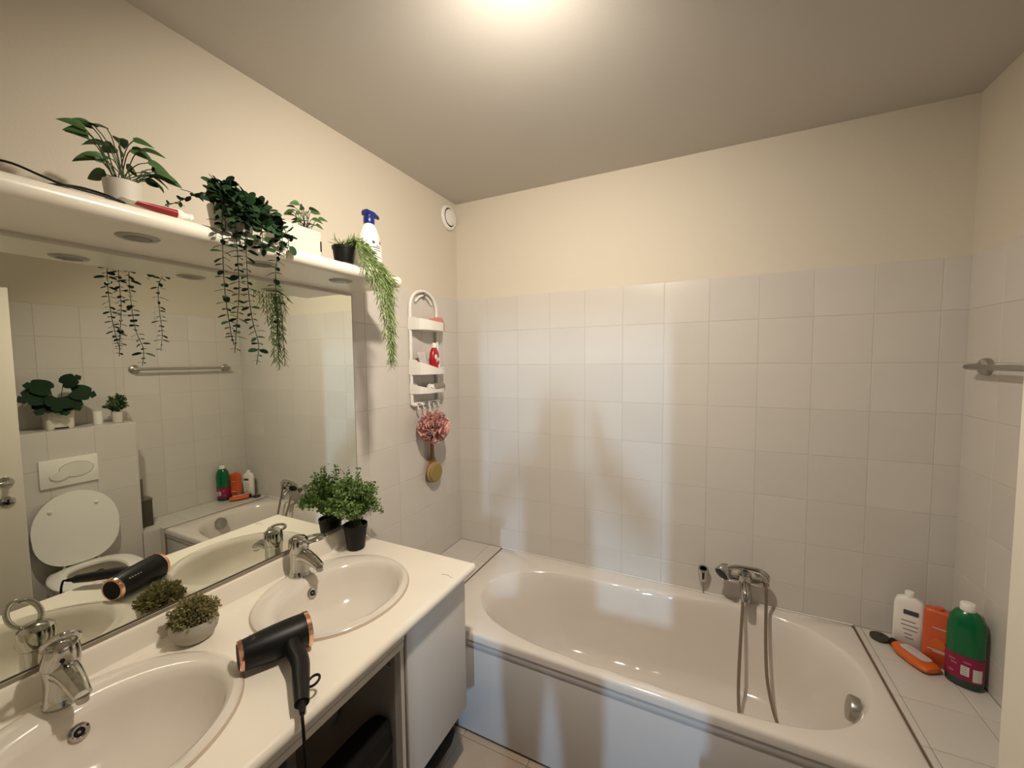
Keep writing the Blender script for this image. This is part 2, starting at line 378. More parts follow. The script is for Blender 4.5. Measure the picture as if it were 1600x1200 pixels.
def basin(cx, cy, label):
    t = thing('washbasin', label, 'washbasin', (cx, cy, ZC), group='two oval washbasins in the worktop')
    def ring(ax, by, z, sh=0.0, n=56): return [(sh+ax*math.cos(2*PI*j/n), by*math.sin(2*PI*j/n), z) for j in range(n)]
    R = [ring(SA-0.03, SB-0.03, -0.012), ring(SA, SB, 0.0005), ring(SA+0.002, SB+0.002, 0.006), ring(SA-0.004, SB-0.004, 0.0115), ring(SA-0.016, SB-0.016, 0.013)]
    # bowl shifted to the front, leaving the tap ledge at the back
    sh = 0.033
    bx, by = SA-0.062, SB-0.036
    R += [ring(bx+0.012, by+0.010, 0.0125, sh), ring(bx, by, 0.006, sh), ring(bx-0.008, by-0.008, -0.010, sh), ring(bx-0.018, by-0.02, -0.045, sh), ring(bx-0.04, by-0.045, -0.09, sh),
          ring(bx-0.08, by-0.09, -0.122, sh), ring(bx-0.125, by-0.14, -0.135, sh), ring(0.022, 0.022, -0.140, sh)]
    bo = loft('bowl', R, CERAM, t, cap0=False, cap1=True, sharp=60)
    sd = loft('silicone_seam', [ring(SA+0.0005, SB+0.0005, 0.0), ring(SA+0.006, SB+0.006, 0.0003), ring(SA+0.004, SB+0.004, 0.003), ring(SA+0.001, SB+0.001, 0.004)], mat('aged_silicone', (0.52, 0.41, 0.31), 0.6), t, cap0=False, cap1=False)
    # overflow on the back wall of the bowl
    c = Vector((sh-bx+0.0175, 0.0, -0.034)); nq = zto((0.93, 0, 0.36))
    ov = lathe('overflow_ring', [(0.0095, 0.0), (0.0095, 0.003), (0.013, 0.0045), (0.0175, 0.003), (0.0185, -0.002)], CHROME, t, 24, c, rot=nq)
    lathe('overflow_hole', [(0.0096, -0.001), (0.0096, 0.0012), (0.0, 0.0012)], BLACK, ov, 20, c, rot=nq)
    lathe('overflow_screw', [(0.003, 0.001), (0.003, 0.003), (0.0, 0.0033)], CHROME, ov, 12, c, rot=nq)
    lathe('drain_plug', [(0.024, -0.1395), (0.023, -0.135), (0.018, -0.132), (0.0, -0.131)], CHROME, t, 24, (sh, 0, 0))
    return t
basin(*SINKS[0], 'oval white washbasin beside the black pot, under the hair dryer nozzle')
basin(*SINKS[1], 'oval white washbasin nearest the viewer, cut by the picture edge')

def basin_tap(cx, cy, lev_dir, lev_up, label):
    t = thing('basin_tap', label, 'tap', (cx, cy, ZC+0.013), group='chrome mixer taps on the washbasins')
    t.scale = (1.08, 1.08, 1.12)
    lathe('body', [(0.032, 0), (0.0325, 0.004), (0.030, 0.008), (0.028, 0.03), (0.0275, 0.06), (0.029, 0.078)], CHROME, t, 28)
    sp = smooth_path([(0.004, 0, 0.066), (0.035, 0, 0.070), (0.07, 0, 0.062), (0.102, 0, 0.048)], 5)
    rr = [0.025-0.0105*i/(len(sp)-1) for i in range(len(sp))]
    s = tube('spout', sp, rr, CHROME, t, 18, 0.9)
    lathe('aerator', [(0.0, 0.0), (0.0095, 0.0), (0.0105, 0.012), (0.0, 0.012)], STEEL, s, 16, (0.1, 0, 0.034))
    cap = lathe('lever_cap', [(0.0295, 0.079), (0.0305, 0.083), (0.0305, 0.105), (0.029, 0.118), (0.021, 0.126), (0.006, 0.129), (0, 0.129)], CHROME, t, 28)
    a = Vector((math.cos(lev_dir), math.sin(lev_dir), 0)); b = Vector((-a.y, a.x, 0))
    L = 0.080 if lev_up < 0.3 else 0.066; w0, w1 = 0.023, 0.018
    def P(s_, o_): return a*s_+b*o_+Vector((0, 0, 0.112+lev_up*max(0, s_-0.01)))
    lc0 = 0.048 if lev_up < 0.3 else 0.040
    loop = [P(lc0+(L-lc0)*math.cos(q), (w0+0.002)*math.sin(q)) for q in [math.radians(152-30.4*k) for k in range(11)]]
    tube('lever', loop, 0.0058, CHROME, cap, 10, 0.75, sm=4)
    lathe('index_mark', [(0.0042, 0), (0.0042, 0.0012), (0, 0.0014)], BLACK, cap, 12, a*0.0302+Vector((0, 0, 0.098)), rot=zto(a))
    return t
basin_tap(0.078, -1.182, math.radians(48), 0.02, 'chrome lever tap on the basin beside the black potted plant')
basin_tap(0.078, -1.775, math.radians(-10), 0.95, 'chrome lever tap with raised loop handle on the nearest basin')

# cabinet unit at the bath end
cb = thing('vanity_cabinet', 'white hanging cabinet with plain door at the bath end of vanity', 'cabinet', (0.3, -1.02, 0.262))
O = (0.3, -1.02, 0.262)
def side_panel(name, x0, x1, z0, z1, zn, y, th, m, par, org, xn=0.54):
    """upright board facing y, notched at the top behind xn to clear the basin"""
    ox, oy, oz = org
    poly = [(x0-ox, z0-oz), (x1-ox, z0-oz), (x1-ox, z1-oz), (xn-ox, z1-oz), (xn-ox, zn-oz), (x0-ox, zn-oz)]
    return prism(name, poly, th, m, par, frame((0, y-oy, 0), (1, 0, 0), (0, 0, 1), (0, -1, 0)))
side_panel('side_board', 0.03, 0.558, 0.262, 0.783, 0.66, -1.180, 0.016, CABW, cb, O)
box('side_board', (0.03, -0.874, 0.262), (0.558, -0.858, 0.783), CABW, cb, 0.001, 1, O)
box('base_board', (0.03, -1.180, 0.262), (0.558, -0.874, 0.278), CABW, cb, 0.001, 1, O)
box('back_board', (0.022, -1.196, 0.262), (0.030, -0.858, 0.66), CABW, cb, 0.001, 1, O)
box('door', (0.561, -1.19, 0.262), (0.580, -0.860, 0.779), CABW, cb, 0.0015, 2, O)
rl = thing('vanity_rail', 'white board rail below the worktop edge over the open space', 'rail', (0.55, -1.65, 0.74))
O = (0.55, -1.65, 0.74)
box('upper_strip', (0.545, -2.15, 0.7685), (0.590, -1.212, 0.789), CABW, rl, 0.001, 1, O)
box('lower_strip', (0.545, -2.15, 0.745), (0.588, -1.212, 0.7645), CABW, rl, 0.001, 1, O)
side_panel('upright', 0.10, 0.572, 0.001, 0.7845, 0.66, -1.1975, 0.0145, CABW, rl, O)
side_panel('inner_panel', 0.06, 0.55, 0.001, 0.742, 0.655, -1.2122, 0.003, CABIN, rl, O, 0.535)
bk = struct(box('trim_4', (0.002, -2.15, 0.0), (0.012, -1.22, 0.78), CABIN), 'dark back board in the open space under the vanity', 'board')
# drain pipe below the first basin
dp = thing('drain_trap', 'grey drain trap pipe under the washbasin in the dark space', 'pipe', (0.305, -1.265, 0.4))
tube('pipe', [(0.0, 0.0, 0.24), (0, 0.02, 0.10), (0, 0.02, 0.04), (-0.03, 0.02, 0.0), (-0.07, 0.02, 0.04), (-0.10, 0.02, 0.10), (-0.285, 0.02, 0.10)], 0.017, mat('grey_pipe', (0.35, 0.33, 0.30), 0.5), dp, 12, sm=4)
# black bin
bn = thing('slim_bin', 'slim tall black bin in the open space under the washbasins', 'bin', (0.512, -1.408, 0))
R = []
for z, s_ in [(0.001, 0.90), (0.02, 0.94), (0.44, 1.0), (0.485, 0.99), (0.499, 0.95), (0.505, 0.85)]:
    R.append([(x*s_, y*(1-(1-s_)*0.4), z) for x, y in ellipse(0.048, 0.188, 44, p=4.5)])
loft('body', R, RUBBER, bn)
R = [[(x, y, z) for x, y in ellipse(0.0485*s_, 0.1885*s_, 44, p=4.5)] for z, s_ in [(0.43, 1.0), (0.434, 1.015), (0.446, 1.015), (0.45, 1.0)]]
loft('rim_band', R, BLACK, bn, cap0=False, cap1=False)
# black rolled mat on the floor below the cabinet
rm = thing('bath_mat', 'black rolled bath mat on the floor below the cabinet door', 'mat', (0.395, -0.945, 0))
prf = [(-0.23, 0.0), (-0.225, 0.035), (-0.205, 0.05), (0.15, 0.05), (0.17, 0.035), (0.175, 0.0)]
R = [[(0.075+0.02*0 , y, 0.052)]*1 for y, r in prf]
tube('roll', [(0.04, y, 0.052) for y, r in [(-0.23, 0), (-0.227, 0), (-0.2, 0), (0.12, 0), (0.147, 0), (0.15, 0)]], [0.02, 0.04, 0.05, 0.05, 0.04, 0.02], RUBBER, rm, 24)
sp_pts = [(0.04+0.003*k*math.cos(k*0.7)*0.35, 0.1505, 0.052+0.003*k*math.sin(k*0.7)*0.35) for k in range(3, 38)]
tube('roll_edge', sp_pts, 0.0016, BLACK, rm, 5)

# ---------------------------------------------------------------- mirror
mr = thing('wall_mirror', 'large frameless wall mirror above the vanity worktop', 'mirror', (0.0, -1.495, 0.9))
O = (0, -1.495, 0.9)
box('glass', (0.002, -2.15, 0.905), (0.0065, -0.838, 1.902), MIRROR, mr, 0, 1, O)
box('side_edge', (0.0005, -0.838, 0.905), (0.0068, -0.8362, 1.902), MEDGE, mr, 0, 1, O)
box('bottom_channel', (0.001, -2.15, 0.8968), (0.011, -0.836, 0.9085), TRIMG, mr, 0.001, 1, O)
box('dark_seal', (0.0066, -2.15, 0.9085), (0.0080, -0.838, 0.9122), mat('mirror_dark_edge', (0.06, 0.05, 0.04), 0.4), mr, 0, 1, O)

# ---------------------------------------------------------------- shelf with spots
sh = thing('wall_shelf', 'long white wall shelf with rounded edge and downlights above the mirror', 'shelf', (0, -1.5, 1.905))
prof2 = [(0.001, 0.0), (0.275, 0.0)]+[(0.275+0.023*math.sin(t), 0.0225-0.0225*math.cos(t)) for t in [PI*k/8 for k in range(1, 8)]]+[(0.275, 0.045), (0.001, 0.045)]
ya, yb = -0.843+1.5, -2.155+1.5
R = []
for y, s in [(ya, 0.006), (ya-0.003, 0.002), (ya-0.008, 0.0), (yb, 0)]:
    R.append([(max(0.001, x-s) if x > 0.01 else x, y, min(max(z, s*0.7), 0.045-s*0.7)) for x, z in prof2])
loft('board', R, SHELFW, sh, sharp=30)
box('rear_rail', (0.001, -2.15, 1.896), (0.016, -0.845, 1.9055), mat('shelf_rail', (0.55, 0.50, 0.43), 0.5), sh, 0.001, 1, (0, -1.5, 1.905))
for y in (-1.06, -1.345, -1.634, -1.93):
    s_ = lathe('downlight', [(0.0245, -0.0015), (0.026, -0.0045), (0.036, -0.0035), (0.040, -0.001), (0.040, 0.0005)], mat('downlight_ring', (0.40, 0.37, 0.31), 0.35, 0.5), sh, 28, (0.2, y+1.5, 0))
    lathe('lens', [(0.0, -0.0048), (0.024, -0.0048), (0.0242, -0.001)], mat('downlight_lens', (0.10, 0.085, 0.06), 0.25), s_, 24, (0.2, y+1.5, 0))

# ---------------------------------------------------------------- bathtub
X0, X1, Y0, Y1 = 0.294, 1.986, -0.004, -0.735
inn = [(.400,-.42),(.415,-.32),(.476,-.225),(.60,-.155),(.807,-.128),(.966,-.122),(1.117,-.112),(1.254,-.095),(1.392,-.075),(1.565,-.058),(1.673,-.058),(1.75,-.072),(1.81,-.105),(1.871,-.16),(1.915,-.22),(1.935,-.30),(1.935,-.38),(1.915,-.46),(1.86,-.56),(1.79,-.625),(1.72,-.655),(1.649,-.670),(1.53,-.678),(1.37,-.681),(1.23,-.683),(1.097,-.683),(.925,-.678),(.734,-.663),(.57,-.625),(.455,-.54)]
TC = Vector((1.17, -0.385))
import bisect
pol = sorted((math.atan2(y-TC.y, x-TC.x), math.hypot(x-TC.x, y-TC.y)) for x, y in inn)
def rin(a):
    A = [q[0] for q in pol]; i = bisect.bisect(A, a); n = len(pol)
    a0, r0_ = pol[(i-1) % n]; a1, r1_ = pol[i % n]
    if i == 0: a0 -= 2*PI
    if i == n: a1 += 2*PI
    t = (a-a0)/(a1-a0); t = t*t*(3-2*t)*0.35+t*0.65
    return r0_+(r1_-r0_)*t
def rout(a, x0, x1, y0, y1):
    c, s = math.cos(a), math.sin(a); k = []
    if c > 1e-9: k.append((x1-TC.x)/c)
    if c < -1e-9: k.append((x0-TC.x)/c)
    if s > 1e-9: k.append((y0-TC.y)/s)
    if s < -1e-9: k.append((y1-TC.y)/s)
    return min(k)
angs = sorted([2*PI*i/120-PI for i in range(120)]+[math.atan2(y-TC.y, x-TC.x) for x in (X0, X1) for y in (Y0, Y1)])
NG = 720
gr = [rin(2*PI*i/NG-PI) for i in range(NG)]
for _ in range(220): gr = [(gr[i-1]+2*gr[i]+gr[(i+1) % NG])/4 for i in range(NG)]
def rsm(a):
    u = (a+PI)/(2*PI)*NG; i = int(math.floor(u)); return gr[i % NG]+(gr[(i+1) % NG]-gr[i % NG])*(u-i)
rs = [rsm(a) for a in angs]
bt = thing('bathtub', 'white built-in bathtub with rounded basin and plain front panel', 'bathtub', (1.14, -0.37, 0))
def tp(x, y, z): return (x-1.14, y+0.37, z)
def oring(ins, z): return [tp(TC.x+rout(a, X0+ins, X1-ins, Y0-ins*0.3, Y1+ins)*math.cos(a), TC.y+rout(a, X0+ins, X1-ins, Y0-ins*0.3, Y1+ins)*math.sin(a), z) for a in angs]
def iring(s, z, rec=0.0):
    o = []
    for a, r in zip(angs, rs):
        x = r*s*math.cos(a); y = r*s*math.sin(a)
        if x < 0: q = min(1.0, -x/0.6); x *= 1-rec*q*q*(3-2*q)
        o.append(tp(TC.x+x, TC.y+y*(1-0.15*rec), z))
    return o
def iring_out(d, z): return [tp(TC.x+(r+d)*math.cos(a), TC.y+(r+d)*math.sin(a), z) for a, r in zip(angs, rs)]
R = [oring(0.012, 0.428), oring(0.0, 0.430), oring(0.0, 0.452), oring(0.003, 0.460), oring(0.011, RIM), iring_out(0.012, RIM), iring_out(0.004, RIM-0.002), iring_out(-0.003, RIM-0.008), iring(0.975, 0.435, 0.01),
     iring(0.955, 0.38, 0.04), iring(0.93, 0.28, 0.08), iring(0.905, 0.18, 0.13), iring(0.87, 0.125, 0.17), iring(0.80, 0.092, 0.20), iring(0.62, 0.078, 0.2), iring(0.3, 0.072, 0.2), iring(0.03, 0.070, 0.2)]
loft('basin', R, ENAMEL, bt, cap0=False, cap1=True, sharp=50)
PANEL = mat('bath_panel_white', (0.62, 0.59, 0.57), 0.2)
ap = box('front_panel', (X0+0.004, Y1+0.008, 0.012), (X1-0.001, Y1+0.020, 0.428), PANEL, bt, 0.002, 2, (1.14, -0.37, 0))
box('panel_ridge', (X0+0.004, Y1+0.004, 0.398), (X1-0.001, Y1+0.012, 0.4265), PANEL, ap, 0.003, 2, (1.14, -0.37, 0))
for xx in (X0+0.015,): box('panel_stile', (xx, Y1+0.0055, 0.02), (xx+0.02, Y1+0.012, 0.395), PANEL, ap, 0.002, 2, (1.14, -0.37, 0))
ovc = tp(1.872, -0.440, 0.408)
od = lathe('overflow_knob', [(0.041, -0.012), (0.041, 0.010), (0.038, 0.015), (0.0, 0.017)], STEEL, bt, 32, ovc, rot=zto((-1, 0.12, 0.18)))
lathe('drain', [(0.035, 0.0), (0.033, 0.004), (0.0, 0.005)], CHROME, bt, 28, tp(1.62, -0.385, 0.0735))
box('sealant', (X0, -0.006, RIM-0.002), (X1, -0.0005, RIM+0.005), mat('white_sealant', (0.74, 0.70, 0.64), 0.5), bt, 0.002, 1, (1.14, -0.37, 0))

# ---------------------------------------------------------------- bath mixer and hand shower
mx = thing('bath_mixer', 'chrome bath mixer tap on the tiled wall above the bath', 'tap', (1.575, 0, 0.60))
qy = zto((0, -1, 0))
for dx in (-0.075, 0.075):
    u_ = lathe('wall_union', [(0.030, 0.0), (0.030, 0.006), (0.022, 0.012), (0.014, 0.014), (0.014, 0.05)], CHROME, mx, 24, (dx, 0, 0), rot=qy)
lathe('body', [(0.0, -0.095), (0.019, -0.095), (0.0205, -0.09), (0.0205, 0.09), (0.019, 0.095), (0, 0.095)], CHROME, mx, 24, (0, -0.066, 0), rot=zto((1, 0, 0)))
dm = lathe('lever_dome', [(0.027, -0.02), (0.028, 0.0), (0.027, 0.024), (0.022, 0.038), (0.012, 0.046), (0, 0.048)], CHROME, mx, 26, (0, -0.078, 0.012), rot=zto((0, -0.35, 1)))
tube('lever', [(0, -0.10, 0.045), (0.0, -0.125, 0.062), (0.0, -0.15, 0.074)], [0.011, 0.009, 0.007], CHROME, dm, 12, 0.5)
tube('spout', [(0, -0.07, 0.0), (0, -0.10, -0.012), (0, -0.135, -0.035), (0, -0.148, -0.060)], [0.024, 0.022, 0.018, 0.0145], CHROME, mx, 18, sm=4)
lathe('hose_outlet', [(0.011, 0.0), (0.011, -0.02), (0.0095, -0.035)][::-1], CHROME, mx, 16, (-0.005, -0.085, -0.018))
hs = thing('hand_shower', 'chrome hand shower lying across the bath mixer with long steel hose', 'hand shower', (1.575, -0.1, 0.665))
hd = Vector((-0.088, -0.016, -0.026))
fdir = Vector((-0.55, -0.70, -0.46)).normalized()
hh = lathe('shower_head', [(0.0, -0.036), (0.016, -0.033), (0.026, -0.020), (0.033, 0.0), (0.034, 0.010), (0.031, 0.013)], CHROME, hs, 26, hd, rot=zto(fdir))
lathe('spray_face', [(0.0308, 0.0125), (0.028, 0.0138), (0, 0.0142)], BLACK, hh, 24, hd, rot=zto(fdir))
tube('handle', [(-0.08, -0.008, -0.012), (-0.055, -0.004, 0.0), (-0.02, 0, 0.004), (0.03, 0.004, 0.002), (0.058, 0.006, -0.002), (0.074, 0.006, -0.016), (0.080, 0.006, -0.04)], [0.015, 0.0105, 0.0105, 0.012, 0.013, 0.0135, 0.012], CHROME, hs, 16, sm=4)
hp = [(0.080, 0.006, -0.04), (0.082, 0.004, -0.09), (0.080, -0.02, -0.18), (0.078, -0.055, -0.30), (0.083, -0.10, -0.43), (0.110, -0.155, -0.54), (0.150, -0.20, -0.578), (0.14, -0.25, -0.580), (0.07, -0.28, -0.580), (0.0, -0.26, -0.580), (-0.02, -0.20, -0.572), (-0.026, -0.14, -0.50), (-0.022, -0.09, -0.38), (-0.012, -0.03, -0.24), (-0.006, 0.008, -0.15), (-0.005, 0.014, -0.10)]
tube('hose', hp, 0.0068, HOSEM, hs, 10, sm=6)
ho = thing('shower_holder', 'small chrome wall holder left of the bath mixer', 'holder', (1.406, 0, 0.572))
ho.scale = (1.3, 1.25, 1.3)
lathe('wall_plate', [(0.017, 0.0), (0.017, 0.004), (0.012, 0.008), (0.010, 0.02), (0, 0.02)], CHROME, ho, 20, (0, 0, 0), rot=qy)
lathe('cradle', [(0.0095, -0.026), (0.0145, -0.024), (0.0185, 0.022), (0.017, 0.026), (0.0125, 0.024), (0.010, 0.0)], CHROME, ho, 22, (0, -0.026, 0), rot=zto((0, -0.25, 1)))
lathe('cradle_gap', [(0.005, -0.016), (0.008, 0.016), (0, 0.016)], BLACK, ho, 14, (0, -0.0375, 0.0), rot=zto((0, -0.25, 1)))
tube('pin', [(0, -0.014, -0.02), (0, -0.014, -0.075)], 0.0022, STEEL, ho, 8)

# ---------------------------------------------------------------- towel bar
tb = thing('towel_bar', 'grey metal towel bar on the tiled wall at the bath end', 'towel bar', (W, -0.435, 1.572))
tube('bar', [(-0.05, 0.318, 0), (-0.05, 0.312, 0), (-0.05, -0.312, 0), (-0.05, -0.318, 0)], [0.006, 0.0095, 0.0095, 0.006], STEEL, tb, 16)
for s in (1, -1):
    p_ = lathe('wall_rose', [(0.030, 0.0), (0.031, 0.006), (0.029, 0.016), (0.022, 0.022), (0.012, 0.024), (0.011, 0.05)], STEEL, tb, 28, (0, s*0.298, 0), rot=zto((-1, 0, 0)))
# ---------------------------------------------------------------- air vent
av = thing('air_vent', 'round white air valve high in the corner near the ceiling', 'vent', (0, -0.083, 2.465), 0)
qx = zto((1, 0, 0))
lathe('outer_ring', [(0.073, 0.0), (0.073, 0.004), (0.066, 0.012), (0.056, 0.014), (0.0535, 0.010), (0.0535, 0.001)], PLASTW, av, 36, rot=qx)
lathe('dark_gap', [(0.0534, 0.0), (0.0534, 0.006), (0, 0.006)], BLACK, av, 32, rot=qx)
lathe('centre_disc', [(0.040, 0.006), (0.047, 0.012), (0.046, 0.016), (0.03, 0.019), (0, 0.02)], PLASTW, av, 32, rot=qx)

# ---------------------------------------------------------------- door
ha = Vector((1.79, -2.14, 0)); fe = Vector((1.742, -1.400, 0)); dv = (fe-ha).normalized(); nv = Vector((dv.y, -dv.x, 0))  # nv points to +x side
DL = (fe-ha).length
dr = struct(thing('door_1', 'white door leaf standing open at the right', 'door', ha), 'white door leaf standing open at the right', 'door')
mtD = frame((0, 0, 0), dv, nv, (0, 0, 1))
bm = bmesh.new(); box_bm(bm, (0, 0, 0.008), (DL, 0.04, 1.995), 0.002, 2); bm.transform(mtD)
link('leaf', from_bm(bm, 'leaf'), DOORW, dr)
def dpt(s, n, z): return mtD @ Vector((s, n, z))
lathe('handle_rose', [(0.026, 0), (0.026, 0.006), (0.022, 0.009), (0.011, 0.010), (0.010, 0.04)], CHROME, dr, 24, dpt(DL-0.055, 0, 1.03), rot=zto(-nv))
tube('handle', [dpt(DL-0.055, -0.038, 1.03), dpt(DL-0.065, -0.046, 1.03), dpt(DL-0.09, -0.048, 1.03), dpt(DL-0.17, -0.046, 1.03)], [0.010, 0.0105, 0.0095, 0.008], CHROME, dr, 14, sm=3)
er = lathe('key_rose', [(0.026, 0), (0.026, 0.005), (0.021, 0.008), (0, 0.008)], CHROME, dr, 24, dpt(DL-0.055, 0, 0.93), rot=zto(-nv))
prism('keyhole', [(-0.003, -0.010), (0.003, -0.010), (0.0025, 0.002), (0.005, 0.006), (0.003, 0.011), (-0.003, 0.011), (-0.005, 0.006), (-0.0025, 0.002)], 0.0006, BLACK, er, frame(dpt(DL-0.055, -0.0081, 0.93), dv, (0, 0, 1), -nv))
bm = bmesh.new(); box_bm(bm, (DL-0.0005, 0.012, 0.95), (DL+0.001, 0.030, 1.12), 0.0004, 1); bm.transform(mtD); link('lock_plate', from_bm(bm, 'lock_plate'), STEEL, dr)

# ---------------------------------------------------------------- toilet, flush plate, brush (seen in the mirror)
TY = -1.15
fp = thing('flush_plate', 'white rectangular dual flush plate above the toilet', 'flush plate', (BX, -1.155, 0.973))
box('plate', (-0.012, -0.123, -0.082), (0, 0.123, 0.082), PLASTW, fp, 0.003, 2)
B1 = mat('flush_button_white', (0.74, 0.71, 0.65), 0.3)
mtp = frame((-0.012, 0.028, 0.008), (0, 1, 0), (0, 0, 1), (-1, 0, 0))
b1 = prism('large_button', ellipse(0.072, 0.044, 36), 0.004, B1, fp, mtp, 0.0015)
b2 = prism('small_button', ellipse(0.040, 0.026, 30), 0.007, B1, fp, frame((-0.012, -0.045, -0.018), (0, 1, 0), (0, 0, 1), (-1, 0, 0)), 0.0015)
link('button_gap', prism('tmp', ellipse(0.0745, 0.0465, 36), 0.0006, INKG, None, mtp).data, INKG, fp); bpy.data.objects.remove(bpy.data.objects['tmp'])
tl = thing('toilet', 'white wall hung toilet with raised lid', 'toilet', (BX, TY, 0))
def egg(L, Wd, n=40, back=0.10):
    o = []
    for i in range(n):
        t = 2*PI*i/n; c, s = math.cos(t), math.sin(t)
        o.append(((-L/2-L/2*c) if c > 0 else (-L/2-L/2*c), Wd/2*s*(1.0 if c > 0 else abs(s)**0.0)*(1-0.10*max(0, -c)**2)))
    return o
def bowl_ring(x0, L, Wd, z, n=40):
    # flat back at x0, round front
    o = []
    for i in range(n):
        t = 2*PI*i/n; c, s = math.cos(t), math.sin(t); q = 2.6 if c < 0 else 2.0
        xx = abs(c)**(2/q)*(1 if c >= 0 else -1); yy = abs(s)**(2/q)*(1 if s >= 0 else -1)
        o.append((x0-L/2-L/2*xx, Wd/2*yy, z))
    return o
R = [bowl_ring(-0.0, 0.30, 0.16, 0.10), bowl_ring(-0.0, 0.36, 0.22, 0.16), bowl_ring(-0.0, 0.46, 0.31, 0.27), bowl_ring(0.0, 0.525, 0.355, 0.36), bowl_ring(0.0, 0.535, 0.36, 0.395), bowl_ring(-0.004, 0.525, 0.352, 0.402), bowl_ring(-0.09, 0.41, 0.27, 0.402), bowl_ring(-0.10, 0.39, 0.25, 0.37), bowl_ring(-0.12, 0.33, 0.20, 0.27), bowl_ring(-0.16, 0.20, 0.12, 0.19)]
loft('bowl', R, CERAM, tl, sharp=50)
R = [bowl_ring(-0.075, 0.455, 0.372, 0.405), bowl_ring(-0.072, 0.462, 0.378, 0.415), bowl_ring(-0.08, 0.446, 0.36, 0.424), bowl_ring(-0.125, 0.34, 0.235, 0.424), bowl_ring(-0.13, 0.33, 0.222, 0.415), bowl_ring(-0.128, 0.335, 0.228, 0.405), bowl_ring(-0.075, 0.455, 0.372, 0.405)]
st = loft('seat', R, PLASTW, tl, cap0=False, cap1=False, sharp=50)
lid = []
for i in range(44):
    t = 2*PI*i/44; c, s = math.cos(t), math.sin(t)
    wv = 0.186*(1-0.22*max(0, -s)**1.6)
    q = 2.0 if s > 0 else 3.2
    lid.append((wv*abs(c)**(2/q)*(1 if c >= 0 else -1), 0.215+0.215*abs(s)**(2/q)*(1 if s >= 0 else -1)))
tz = Vector((0.055, 0, 0.42)).normalized(); ty_ = Vector((0, 1, 0)); tx_ = ty_.cross(tz)
ld = prism('lid', lid, 0.016, PLASTW, tl, frame((-0.062, 0, 0.425), ty_, tz, (-tz.z, 0, tz.x)), 0.005, 3)
for yy in (-0.105, 0.09):
    c0 = Vector((-0.062, yy, 0.425))+tz*0.335+Vector((-tz.z, 0, tz.x))*0.016
    lathe('lid_buffer', [(0.010, 0), (0.0095, 0.006), (0.006, 0.009), (0, 0.009)], PLASTW, ld, 16, c0, rot=zto((-1, 0, 0)))
for yy in (-0.075, 0.075): lathe('hinge', [(0.013, 0), (0.013, 0.03), (0.009, 0.036), (0, 0.036)], CHROME, tl, 18, (-0.06, yy, 0.402))
br = thing('toilet_brush', 'dark brown toilet brush in a square holder on the ledge', 'toilet brush', (2.175, -0.775, RIM+0.001))
box('holder', (-0.042, -0.042, 0), (0.042, 0.042, 0.19), DGREY, br, 0.006, 2)
box('collar', (-0.044, -0.044, 0.186), (0.044, 0.044, 0.20), mat('grey_brown_lid', (0.16, 0.14, 0.11), 0.5), br, 0.005, 2)
tube('handle', [(0, 0, 0.19), (0, 0, 0.21), (0, 0, 0.33), (0, 0, 0.335)], [0.012, 0.0095, 0.0095, 0.006], mat('grey_handle', (0.20, 0.18, 0.15), 0.45), br, 14)

# ---------------------------------------------------------------- foliage helpers
def leaf_mesh(name, L, Wd, fold=0.25, curl=0.25, shape='heart', rows=6):
    v = []; f = []
    for i in range(rows+1):
        t = i/rows
        if shape == 'heart': wv = Wd/2*(math.sin(PI*min(1, t*0.93+0.07)**0.62))**0.9 if t < 1 else 0.0
        elif shape == 'oval': wv = Wd/2*math.sqrt(max(0.0, 1-(2*max(0.0, (t-0.14)/0.86)-1)**2)) if 0.15 < t < 0.99 else (Wd*0.17 if t > 0.9 else Wd*0.05)
        else: wv = Wd/2*math.sin(PI*(t*0.9+0.05))
        x = L*t; z = -curl*L*t*t
        v += [(x, -wv, z+fold*wv), (x, 0, z), (x, wv, z+fold*wv)]
    for i in range(rows):
        a = 3*i; f += [(a, a+3, a+4, a+1), (a+1, a+4, a+5, a+2)]
    n = len(v)
    # thickness: mirrored underside
    v += [(x, y, z-0.0006) for x, y, z in v]
    f += [tuple(n+k for k in q[::-1]) for q in f[:]]
    rim = [3*i for i in range(rows+1)]+[3*rows+1]+[3*i+2 for i in range(rows, -1, -1)]+[1]
    f += [(rim[(k+1) % len(rim)], rim[k], n+rim[k], n+rim[(k+1) % len(rim)]) for k in range(len(rim))]
    return pydata(name, v, f, 60)
def place_leaf(me, parent, pos, direction, roll=0.0, scale=1.0, m=None, name='leaf'):
    d = Vector(direction).normalized(); upv = Vector((0, 0, 1))
    if abs(d.z) > 0.97: upv = Vector((1, 0, 0))
    y = upv.cross(d).normalized(); z = d.cross(y)
    q = Matrix((d, y, z)).transposed().to_quaternion() @ Quaternion((1, 0, 0), roll)
    o = link(name, me, m, parent); o.rotation_mode = 'QUATERNION'; o.rotation_quaternion = q; o.location = pos; o.scale = (scale,)*3
    return o
def place_leaf_n(me, parent, pos, direction, normal, scale=1.0, m=None, name='leaf'):
    d = Vector(direction).normalized(); n = Vector(normal); n = (n-d*n.dot(d)).normalized(); y = n.cross(d)
    o = link(name, me, m, parent); o.rotation_mode = 'QUATERNION'; o.rotation_quaternion = Matrix((d, y, n)).transposed().to_quaternion(); o.location = pos; o.scale = (scale,)*3
    return o
def leaves_joined(name, items, m, parent):
    """items: (template verts, faces, matrix) joined in one stuff mesh"""
    v = []; f = []
    for tv, tf, mt in items:
        n = len(v); v += [tuple(mt @ Vector(p)) for p in tv]; f += [tuple(n+k for k in q) for q in tf]
    me = bpy.data.meshes.new(name); me.from_pydata(v, [], f); me.update()
    o = link(name, me, m, parent); o['kind'] = 'stuff'; return o
